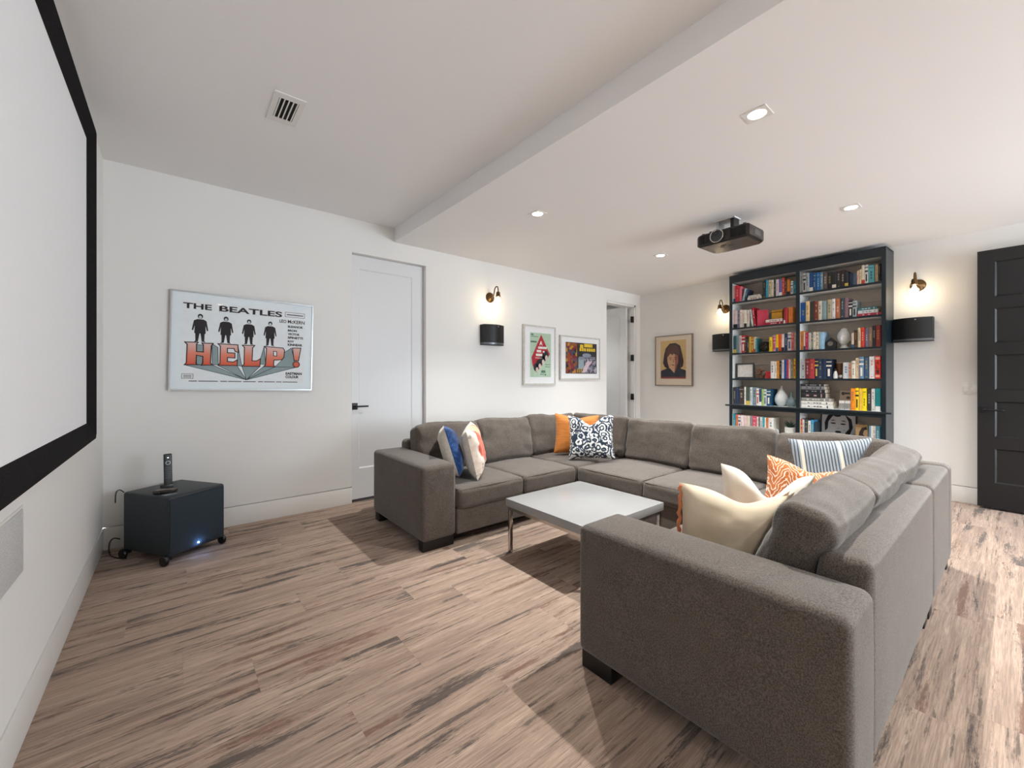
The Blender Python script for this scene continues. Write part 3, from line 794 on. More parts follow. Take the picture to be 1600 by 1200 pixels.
for nm, g in (('letter_h', gH), ('letter_e', gE), ('letter_l', gL), ('letter_p', gP), ('exclamation_stroke', gX), ('exclamation_dot', dot)):
    q = flat(nm, [g], Y0 - .0011, coral, pr)
    flat('letter_outline', strokes([g], .007), Y0 - .0015, M['ink'], q)
flat('letter_counter', [hole], Y0 - .0016, sheet_m, pr); flat('letter_outline', strokes([hole], .006), Y0 - .0018, M['ink'], pr)
# four plain dark-coated figures standing on the letters
skin = plain('C8D2D6', .8)
for k, (x, z0, hh) in enumerate(((-.318, -.006, .225), (-.151, -.004, .22), (.008, -.003, .213), (.163, -.004, .213))):
    S_ = hh / .225
    def F(p): return [(x + a * S_, z0 + b * S_) for a, b in p]
    coat = F([(-.020, .180), (.020, .180), (.040, .168), (.052, .095), (.044, .088), (.034, .130), (.036, .068), (-.036, .068), (-.034, .130), (-.044, .088), (-.052, .095), (-.040, .168)])
    legs = [F([(-.030, .075), (-.002, .075), (-.012, .004), (-.036, .0), (-.028, .012)]), F([(.002, .075), (.030, .075), (.028, .012), (.036, .0), (.012, .004)])]
    fg = flat('printed_figure', [coat] + legs + [F(ell(0, .203, .017, .020, 14))], Y0 - .0009, M['ink'], pr)
    flat('printed_face', [F(ell(0, .197, .010, .012, 12))], Y0 - .0013, skin, fg)

# two pictures by the open door
green = plain('B4CDB6', .8, 0, .2, .06); redm = plain('B32838', .8); whitep = plain('E8E4DC', .8); darkp = plain('2C2E36', .8); fleshp = plain('D8C6BC', .8)
pa, Y0 = picture('framed_poster', 'tall white-framed pale green poster with a red diamond, beside the speaker', (3.800, YB, 1.524), 0, .592, .796, .022, .035, M['paleframe'], M['mat'], (-.180, .205, -.292, .300, green), 0)
flat('red_diamond', [[(.02, .28), (.185, .02), (-.065, -.232), (-.135, -.14), (-.155, -.03), (-.06, .14)]], Y0 - .0006, redm, pa)
flat('printed_heads', [ell(.10, .0, .055, .065, 16), ell(.04, -.055, .05, .06, 16), ell(-.02, -.115, .05, .06, 16), ell(-.075, -.16, .045, .055, 16)], Y0 - .0010, darkp, pa)
flat('printed_faces', [ell(.118, -.03, .026, .036, 14), ell(.058, -.088, .024, .034, 14), ell(-.004, -.145, .024, .034, 14), ell(-.055, -.192, .022, .032, 14)], Y0 - .0014, fleshp, pa)
lettering('lettering', 'A', -.012, .045, .135, .195, Y0 - .0012, whitep, pa, .03)
flat('text_lines', [rect(-.035, .125, .088, .118), rect(-.06, .02, .040, .072), rect(.05, .085, .040, .062), rect(-.075, .04, -.010, .022), rect(-.09, .03, -.038, -.032)], Y0 - .0012, whitep, pa)
flat('small_print', [rect(-.165, -.03, .245, .252), rect(-.16, -.12, .262, .285), rect(-.17, -.06, .168, .19), rect(.02, .10, -.235, -.20), rect(.085, .115, -.27, -.25), rect(.09, .19, -.125, -.118), rect(.09, .19, -.155, -.148), rect(.0, .07, -.26, -.25)], Y0 - .0006, plain('5E7A6A', .8), pa)
t = NT('printed_collage'); v = t.coord(); vo = t.n('ShaderNodeTexVoronoi', _Scale=24.0); t.l(v, vo.inputs['Vector']); t.color(t.ramp(vo.outputs['Color'], [(0, '2A1E1C'), (.25, '8C4A20'), (.45, 'B98A34'), (.62, '7A2430'), (.8, '355068'), (1, '1E1A1C')], 'CONSTANT')); t.set(.7); collage = t.m
t = NT('printed_crowd'); v = t.coord(); vo = t.n('ShaderNodeTexVoronoi', _Scale=30.0); t.l(v, vo.inputs['Vector']); t.color(t.ramp(vo.outputs['Color'], [(0, '5E5E6E'), (.3, '9A93A4'), (.55, '3A3A46'), (.8, 'C6C2CC')], 'CONSTANT')); t.set(.7); crowd = t.m
pb, Y0 = picture('framed_poster', 'white-framed landscape collage picture with yellow lettering next to the open door', (4.622, YB, 1.511), 0, .872, .630, .022, .035, M['paleframe'], M['mat'], (-.325, .359, -.228, .224, plain('2A262A', .7)), 0)
flat('collage_panel', [rect(-.32, -.085, -.22, .215)], Y0 - .0006, collage, pb)
flat('crowd_panel', [rect(.05, .345, -.215, .005)], Y0 - .0006, crowd, pb)
flat('grey_column', [rect(-.055, .065, -.16, .01)], Y0 - .0009, plain('8FA0A8', .7), pb)
yel = plain('E3C22A', .7)
flat('yellow_lettering', [rect(-.02, .05, .15, .20), rect(.07, .26, .165, .215)] + [rect(a, a + .04, .105, .150) for a in (-.03, .02, .07, .13, .18, .23, .28)], Y0 - .0010, yel, pb)
flat('pale_ornament', [ell(.13, .045, .10, .03, 18), rect(-.04, .33, .012, .022), rect(-.04, .33, -.012, -.004)], Y0 - .0009, plain('8C93A4', .7), pb)
flat('figure_in_white', [[(.02, -.215), (.12, -.06), (.16, -.03), (.20, -.06), (.26, -.01), (.24, -.06), (.17, -.12), (.12, -.20)]], Y0 - .0013, plain('D3BDC6', .7), pb)
flat('ochre_bars', [rect(a, a + .022, -.215, -.15) for a in (-.08, -.04, .0, .04)], Y0 - .0011, plain('B2934A', .7), pb)
# portrait on the bookcase wall
pc, Y0 = picture('framed_portrait', 'thin-framed portrait print of a long-haired man left of the bookcase', onC(.640, 0, 1.497), RZC, .650, .805, .014, .030, plain('8D8073', .4, .3), plain('E0D2BE', .8, 0, .2, .01), (-.225, .220, -.29, .322, plain('D3B47E', .8, 0, .2, .06)))
hair = plain('33222A', .8); tan = plain('CFA27C', .8); shade_p = plain('9A5A44', .8); navy_p = plain('242838', .8)
flat('jacket', [[(-.22, -.288), (.215, -.288), (.215, -.16), (.11, -.12), (-.10, -.12), (-.22, -.165)]], Y0 - .0005, navy_p, pc)
flat('hair', [[(-.180, -.04), (-.160, .10), (-.13, .20), (-.06, .270), (.04, .275), (.12, .23), (.150, .12), (.180, -.02), (.165, -.10), (.10, -.14), (.02, -.10), (-.05, -.10), (-.10, -.13), (-.15, -.10)]], Y0 - .0009, hair, pc)
flat('face', [[(-.105, .09), (-.02, .12), (.085, .08), (.092, -.02), (.06, -.10), (.05, -.15), (.02, -.20), (-.02, -.16), (-.07, -.11), (-.10, -.02)]], Y0 - .0013, tan, pc)
flat('face_shade', [[(.03, .10), (.085, .08), (.092, -.02), (.06, -.10), (.05, -.15), (.02, -.20), (.035, -.06)]], Y0 - .0016, shade_p, pc)
for sh in ([(-.075, .040), (-.050, .052), (-.022, .044), (-.022, .038), (-.050, .044), (-.075, .034)], [(.015, .044), (.040, .052), (.064, .040), (.064, .034), (.040, .044), (.015, .038)], ell(-.048, .020, .016, .006, 10), ell(.038, .020, .016, .006, 10), [(-.030, -.070), (0, -.064), (.032, -.070), (0, -.080)]): flat('printed_feature', [sh], Y0 - .0019, hair, pc)
flat('printed_nose', [[(.0, .03), (.006, .03), (.018, -.028), (-.012, -.030), (.004, -.022)]], Y0 - .0019, shade_p, pc)
flat('fringe', [[(-.13, .19), (-.04, .25), (.06, .24), (.115, .17), (.112, .06), (.07, .10), (.03, .125), (-.01, .085), (-.05, .11), (-.08, .07), (-.118, .04)]], Y0 - .0022, plain('5A3830', .8), pc)
flat('red_band', [rect(-.22, .215, -.288, -.262)], Y0 - .0010, plain('8C3A34', .8), pc)

# ------------------------------------------------------------------ wall sconces
M['bronze'] = plain('6B5233', .35, .85, None, .08)
M['bulb'] = emit('glowing_bulb', 'FFE2B0', 14)
def sconce(label, loc, rz, ang=0):
    r = root('wall_sconce', label, 'wall lamp', loc, rz, group='bronze globe sconces')
    lathe('backplate', [(0, 0), (.062, 0), (.062, .008), (.050, .022), (.026, .030), (.018, .040), (0, .040)], M['bronze'], r, 32, (0, 0, 0), 'y')
    tube('arm', curve_pts([(0, -.035, 0), (0, -.065, .0), (0, -.085, .035), (0, -.10, .085), (0, -.125, .112), (0, -.155, .105), (0, -.168, .07), (0, -.168, .035)], 5), .007, M['bronze'], r, 10)
    lathe('socket', [(0, .045), (.018, .045), (.024, .03), (.026, .0), (.030, -.004), (.030, -.014), (0, -.014)], M['bronze'], r, 20, (0, -.168, 0))
    prof = [(.024, -.012)] + [(.058 * math.sin(rad(a)), -.066 + .058 * math.cos(rad(a))) for a in range(28, 181, 8)]
    lathe('globe_shade', prof, M['glass'], r, 28, (0, -.168, 0), auto=None)
    lathe('bulb', [(0, -.012), (.010, -.016), (.012, -.03), (.022, -.050), (.034, -.066), (.029, -.086), (.016, -.098), (0, -.102)], M['bulb'], r, 16, (0, -.168, 0), auto=None)
    d_ = bpy.data.lights.new('sconce_light', 'POINT'); d_.energy = SCONCE_W; d_.color = (1, .80, .54); d_.shadow_soft_size = .028
    o = bpy.data.objects.new('sconce_light', d_); COL.objects.link(o); o.parent = r; o.location = (0, -.168, -.128)
    return r
sconce('lit bronze globe sconce above the speaker on the poster wall', (2.985, YB, 2.205), 0)
sconce('lit bronze globe sconce just left of the bookcase', onC(1.455, 0, 2.205), RZC)
sconce('lit bronze globe sconce between the bookcase and the black door', onC(3.440, 0, 2.185), RZC)

# ------------------------------------------------------------------ surround speakers on the walls
M['spk'] = plain('121213', .5, 0, .4, .1, 200); M['spk_strip'] = plain('6C7074', .3, .5)
def wall_speaker(label, loc, rz, w=.30, h=.245, dp=.13):
    r = root('wall_speaker', label, 'speaker', loc, rz, group='curved surround speakers')
    def plan(w_, d0, d1, n=14): return [(-w_ / 2, 0)] + [(-w_ / 2 + w_ * i / n, -d0 - (d1 - d0) * math.sin(math.pi * i / n)) for i in range(n + 1)] + [(w_ / 2, 0)]
    prism('grille', plan(w, dp * .62, dp), 'z', .028, h, M['spk'], r, True, rad(30))
    prism('base_strip', plan(w - .004, dp * .60, dp - .004), 'z', .008, .028, M['spk_strip'], r, True, rad(30))
    prism('base', plan(w, dp * .62, dp), 'z', 0, .008, M['spk'], r, True, rad(30))
    lathe('badge', [(0, -.0015), (.006, -.0015), (.006, .002), (0, .002)], M['alu'], r, 12, (.03, -dp + .001, h - .022), 'y')
wall_speaker('black curved wall speaker under the sconce on the poster wall', (2.99, YB, 1.618), 0)
wall_speaker('black curved wall speaker half hidden behind the bookcase left side', onC(1.452, 0, 1.600), RZC)
wall_speaker('black curved wall speaker between the bookcase and the black door', onC(3.410, 0, 1.598), RZC)

# light switch
sp_ = root('light_switch', 'white double light switch half behind the black door', 'switch', onC(3.81, 0, 1.120), RZC)
box('cover_plate', -.058, .058, -.006, 0, -.058, .058, plain('E4E3E0', .35), sp_, bev=.002)
for x in (-.028, .028): box('rocker', x - .017, x + .017, -.010, -.005, -.034, .034, plain('EDECE9', .3), sp_, bev=.002)

# ------------------------------------------------------------------ ceiling: downlights, vent, projector
M['lens'] = emit('downlight_lens', 'FFF3E0', 30)
def downlight(label, x, y, z=Z_LOW, f=1.0):
    r = root('recessed_light', label, 'ceiling light', (x, y, z), 0, group='square recessed ceiling lights')
    bm = bmesh.new(); o_, i_ = rect(-.06, .06, -.06, .06), ell(0, 0, .044, .044, 24)
    O = [bm.verts.new((a, b, -.004)) for a, b in o_]; I = [bm.verts.new((a, b, -.004)) for a, b in i_]; T = [bm.verts.new((a, b, .0)) for a, b in o_]
    eds = [bm.edges.new((O[i], O[(i + 1) % 4])) for i in range(4)] + [bm.edges.new((I[i], I[(i + 1) % 24])) for i in range(24)]
    bmesh.ops.triangle_fill(bm, use_beauty=True, edges=eds)
    for i in range(4): bm.faces.new([O[i], O[(i + 1) % 4], T[(i + 1) % 4], T[i]])
    bm_obj('trim_plate', bm, M['trim'], r)
    lathe('lens', [(0, -.003), (.042, -.003), (.044, -.001), (0, -.001)], M['lens'], r, 24)
    d_ = bpy.data.lights.new('downlight_beam', 'SPOT'); d_.energy = DOWNLIGHT_W * f; d_.spot_size = rad(114); d_.spot_blend = 1.0; d_.color = (.985, 1, .985); d_.shadow_soft_size = .025
    o = bpy.data.objects.new('downlight_beam', d_); COL.objects.link(o); o.parent = r; o.location = (0, 0, -.03)
for lb, x, y in (('recessed ceiling light above the far sofa seat near the ceiling step', 2.405, 2.602), ('recessed ceiling light nearest the camera, above the near sofa arm', 2.402, .877), ('recessed ceiling light left of the projector near the far corner', 4.320, 2.594), ('recessed ceiling light right of the projector, before the bookcase', 4.322, .868), ('recessed ceiling light behind the camera near the ceiling step', 2.402, -.85), ('recessed ceiling light behind the camera near the bookcase wall', 4.322, -.85), ('recessed ceiling light by the window near the ceiling step', 2.402, -2.58), ('recessed ceiling light by the window near the bookcase wall', 4.322, -2.58)):
    downlight(lb, x, y, Z_LOW, 1.0 if y > 0 else .45)
for lb, x, y in (('added unseen fill light in the raised ceiling behind the camera', .72, -2.58),): downlight(lb, x, y, Z_HIGH, 1.1)  # unseen light added to brighten the poster wall and screen
downlight('added unseen fill light in the hall beyond the open door', 5.15, 4.75, 2.60, .17)  # added out of view to brighten the open door leaf
vt = root('ceiling_vent', 'white rectangular ceiling vent with dark louvre slots', 'vent', (.492, 2.670, Z_HIGH), 0)
bm = bmesh.new(); o_, i_ = rect(-.078, .078, -.150, .150), rect(-.050, .050, -.105, .105)
O = [bm.verts.new((a, b, -.006)) for a, b in o_]; I = [bm.verts.new((a, b, -.006)) for a, b in i_]; T = [bm.verts.new((a, b, 0)) for a, b in o_]; IT = [bm.verts.new((a, b, -.001)) for a, b in i_]
for i in range(4):
    j = (i + 1) % 4
    bm.faces.new([O[i], O[j], I[j], I[i]]); bm.faces.new([O[i], O[j], T[j], T[i]]); bm.faces.new([I[i], I[j], IT[j], IT[i]])
bm_obj('vent_frame', bm, M['trim'], vt)
box('duct_back', -.05, .05, -.105, .105, -.0015, -.0005, plain('1C1B1A', .9), vt)
for k in range(5):
    x = -.044 + .022 * k
    s_ = box('louvre', -.0045, .0045, -.105, .105, -.0012, .0012, M['trim'], vt); s_.location = (x, 0, -.0045); s_.rotation_euler = (0, rad(-38), 0)

M['pj'] = plain('1D1B1A', .35, 0, .5, .08); M['pj_side'] = plain('4A4A48', .35); M['pj_under'] = plain('5A534D', .25, .2)
pj = root('projector', 'black ceiling-mounted projector in front of the bookcase', 'projector', (3.82, 1.610, 2.398), rad(-1.5))
outline = [(-.168, -.20), (-.155, -.222), (.12, -.222), (.165, -.19), (.175, -.10), (.175, .10), (.165, .19), (.12, .222), (-.155, .222), (-.168, .20)]
bm = bmesh.new()
rings = [(.93, 0.0), (1.0, .012), (1.0, .085), (.97, .103), (.90, .112)]
R_ = [[bm.verts.new((x * s_, y * s_, z)) for x, y in outline] for s_, z in rings]
nO = len(outline)
for a in range(len(rings) - 1):
    for i in range(nO): bm.faces.new([R_[a][i], R_[a][(i + 1) % nO], R_[a + 1][(i + 1) % nO], R_[a + 1][i]])
bm.faces.new(R_[0][::-1]); bm.faces.new(R_[-1])
bm_obj('body', bm, M['pj'], pj, True, rad(28))
prism('underside_panel', [(x * .9, y * .9) for x, y in outline], 'z', -.0015, .001, M['pj_under'], pj)
tube('lens_ring', [(-.186, .035 + .055 * math.cos(2 * math.pi * q / 32), .058 + .055 * math.sin(2 * math.pi * q / 32)) for q in range(32)], .0042, M['chrome'], pj, 8, True)
lathe('lens', [(0, .006), (.02, .004), (.038, -.002), (.050, -.004), (.050, .012), (0, .012)], plain('14181A', .06, 0, .8), pj, 28, (-.176, .035, .058), 'x')
for k in range(12):
    y = -.075 - k * .011
    box('vent_slat', -.172, -.166, y - .003, y + .003, .018, .088, plain('0B0B0B', .4), pj)
for k in range(8):
    y = .12 + k * .010
    box('vent_slat', -.172, -.166, y - .003, y + .003, .020, .084, plain('0E0E0E', .4), pj)
box('side_panel', -.06, .06, -.2235, -.2205, .03, .075, M['pj_side'], pj)
for x, y in ((-.14, .20), (-.14, -.19), (.14, .2), (.14, -.19), (-.15, .12)): lathe('foot', [(0, 0), (.012, 0), (.014, .012), (0, .012)], M['pj'], pj, 12, (x * .9, y * .9, .11))
for y, x in ((.03, -.06), (.06, -.02), (-.01, -.02)): box('latch', x - .012, x + .012, y - .02, y + .02, -.003, 0, plain('141414', .4), pj)
box('ceiling_plate', -.06, .06, -.06, .12, Z_LOW - 2.398 - .008, Z_LOW - 2.398, M['trim'], pj)
box('mount_arm', -.05, .05, -.05, -.02, .11, Z_LOW - 2.398 - .008, M['pj'], pj)
box('mount_arm', -.05, .05, .08, .105, .11, Z_LOW - 2.398 - .008, M['alu'], pj)
box('mount_bracket', -.10, .10, -.08, .12, .108, .125, M['pj'], pj)

# ------------------------------------------------------------------ bookcase (local: x along wall, -y into the room)
t = NT('dark_navy_lacquer'); v = t.coord(); t.color(t.mix(t.noise(v, 5, 2), '0E1A21', '14232B')); t.set(.33, spec=.5); M['navy'] = t.m
M['case_in'] = plain('E2E5E4', .6, 0, .3, .02)
M['case_back'] = plain('CEC4B8', .7, 0, .3, .03)
S0, S1, SM0, SM1 = 1.656, 3.251, 2.437, 2.473
BD, BH = .31, 2.588
bc = root('bookcase', 'tall dark navy built-in bookcase with white interior on the far wall', 'bookcase', OC, RZC)
for x0, x1 in ((S0, S0 + .033), (SM0, SM1), (S1 - .036, S1)):
    nm = 'center_stile' if x0 == SM0 else 'side_panel'
    box('side_stile' if nm == 'side_panel' else nm, x0, x1, -BD, -BD + .02, 0, BH, M['navy'], bc)
box('side_panel', S0 + .0, S0 + .018, -BD + .02, -.001, 0, BH, M['navy'], bc); box('side_panel', S1 - .018, S1, -BD + .02, -.001, 0, BH, M['navy'], bc)
for x0, x1 in ((S0 + .018, S0 + .030), (S1 - .032, S1 - .018), (SM0 + .004, SM1 - .004)): box('side_lining', x0, x1, -BD + .02, -.014, .05, BH - .1, M['case_in'], bc)
box('top_rail', S0 + .033, SM0, -BD, -BD + .02, 2.492, BH, M['navy'], bc); box('top_rail', SM1, S1 - .036, -BD, -BD + .02, 2.492, BH, M['navy'], bc)
box('top_panel', S0, S1, -BD + .02, -.001, BH - .02, BH, M['navy'], bc)
box('top_lining', S0 + .03, S1 - .03, -BD + .02, -.014, 2.500, 2.515, M['case_in'], bc)
z = .05
while z < 2.5:
    z1 = min(z + .168, 2.5)
    for x0, x1 in ((S0 + .03, SM0 + .004), (SM1 - .004, S1 - .032)): box('back_board', x0, x1, -.014, -.002, z + .002, z1 - .002, M['case_back'], bc)
    z += .168
SHELF = {1: 2.232, 2: 1.886, 3: 1.551, 4: 1.214, 5: .868, 6: .500, 7: .12}
for k, z in SHELF.items():
    for x0, x1 in ((S0 + .030, SM0 + .004), (SM1 - .004, S1 - .032)):
        b = box('shelf', x0, x1, -BD + .016, -.014, z - .022, z, M['case_in'], bc)
        if k != 5: box('shelf_edge', x0 + .003 if x0 > 2 else x0 + .003, x1 - .004, -BD + .001, -BD + .0155, z - .022, z + .0005, M['navy'], b)
box('ledge', S0 - .045, S1 + .045, -BD - .022, -BD, .846, .866, M['navy'], bc, bev=.003)
box('ledge_rail', S0 + .033, SM0, -BD, -BD + .0155, .806, .868, M['navy'], bc); box('ledge_rail', SM1, S1 - .036, -BD, -BD + .0155, .806, .868, M['navy'], bc)
box('plinth', S0, S1, -BD - .0, -BD + .02, 0, .098, M['navy'], bc)

# ------------------------------------------------------------------ books
PAGES = plain('DDD5C4', .85, 0, .2, .06, 200)
def book_mesh(w, d, h, cov, accent, style, rnd):
    bm = bmesh.new(); c = .0022
    add_box(bm, 0, c, 0, d, 0, h); add_box(bm, w - c, w, 0, d, 0, h)      # boards
    n = 4                                                               # rounded spine
    pts = [(w * i / n, -.0035 * math.sin(math.pi * i / n)) for i in range(n + 1)]
    for i in range(n):
        (xa, ya), (xb, yb) = pts[i], pts[i + 1]
        bm.faces.new([bm.verts.new(p) for p in ((xa, ya, 0), (xb, yb, 0), (xb, yb, h), (xa, ya, h))])
    bm.faces.new([bm.verts.new((x, y, h)) for x, y in pts + [(w, .004), (0, .004)]])
    bm.faces.new([bm.verts.new((x, y, 0)) for x, y in pts + [(w, .004), (0, .004)]][::-1])
    add_box(bm, c, w - c, .001, d - .004, .003, h - .004, mi=1)           # page block
    bars_ = []
    if style == 0: bars_ = [(.32, .68, .34, .80)]
    elif style == 1: bars_ = [(.15, .85, .82, .86), (.36, .64, .22, .70)]
    elif style == 2: bars_ = [(.36, .64, .45, .88), (.3, .7, .06, .10)]
    elif style == 3: bars_ = [(.02, .98, .0, .22)]
    elif style == 4: bars_ = [(.02, .98, .62, .70), (.02, .98, .84, .88), (.3, .7, .12, .5)]
    for a, b, z0, z1 in bars_:
        if style in (0, 1, 2) and z1 - z0 > .3:                         # title broken into letters
            m = max(3, int((z1 - z0) * h / (w * .55 + .004)))
            for q in range(m):
                if rnd.random() < .15: continue
                za = h * (z0 + (z1 - z0) * q / m); zb = h * (z0 + (z1 - z0) * (q + .72) / m)
                add_box(bm, w * a, w * b, -.0042, -.0035, za, zb, mi=2)
        else: add_box(bm, w * a, w * b, -.0041, -.001, h * z0, h * z1, mi=2)
    me = bpy.data.meshes.new('book'); bm.to_mesh(me); bm.free()
    for m in (cov, PAGES, accent): me.materials.append(m)
    return me
ORD = ['first', 'second', 'third', 'fourth', 'fifth', 'sixth', 'seventh', 'eighth', 'ninth', 'tenth', 'eleventh', 'twelfth', 'thirteenth', 'fourteenth', 'fifteenth', 'sixteenth', 'seventeenth', 'eighteenth', 'nineteenth', 'twentieth', 'twenty-first', 'twenty-second', 'twenty-third']
SHNAME = {'1': 'top', '2': 'second', '3': 'third', '4': 'fourth', '5': 'fifth', '6': 'lowest'}
BAY = {'A': 'left', 'B': 'right'}
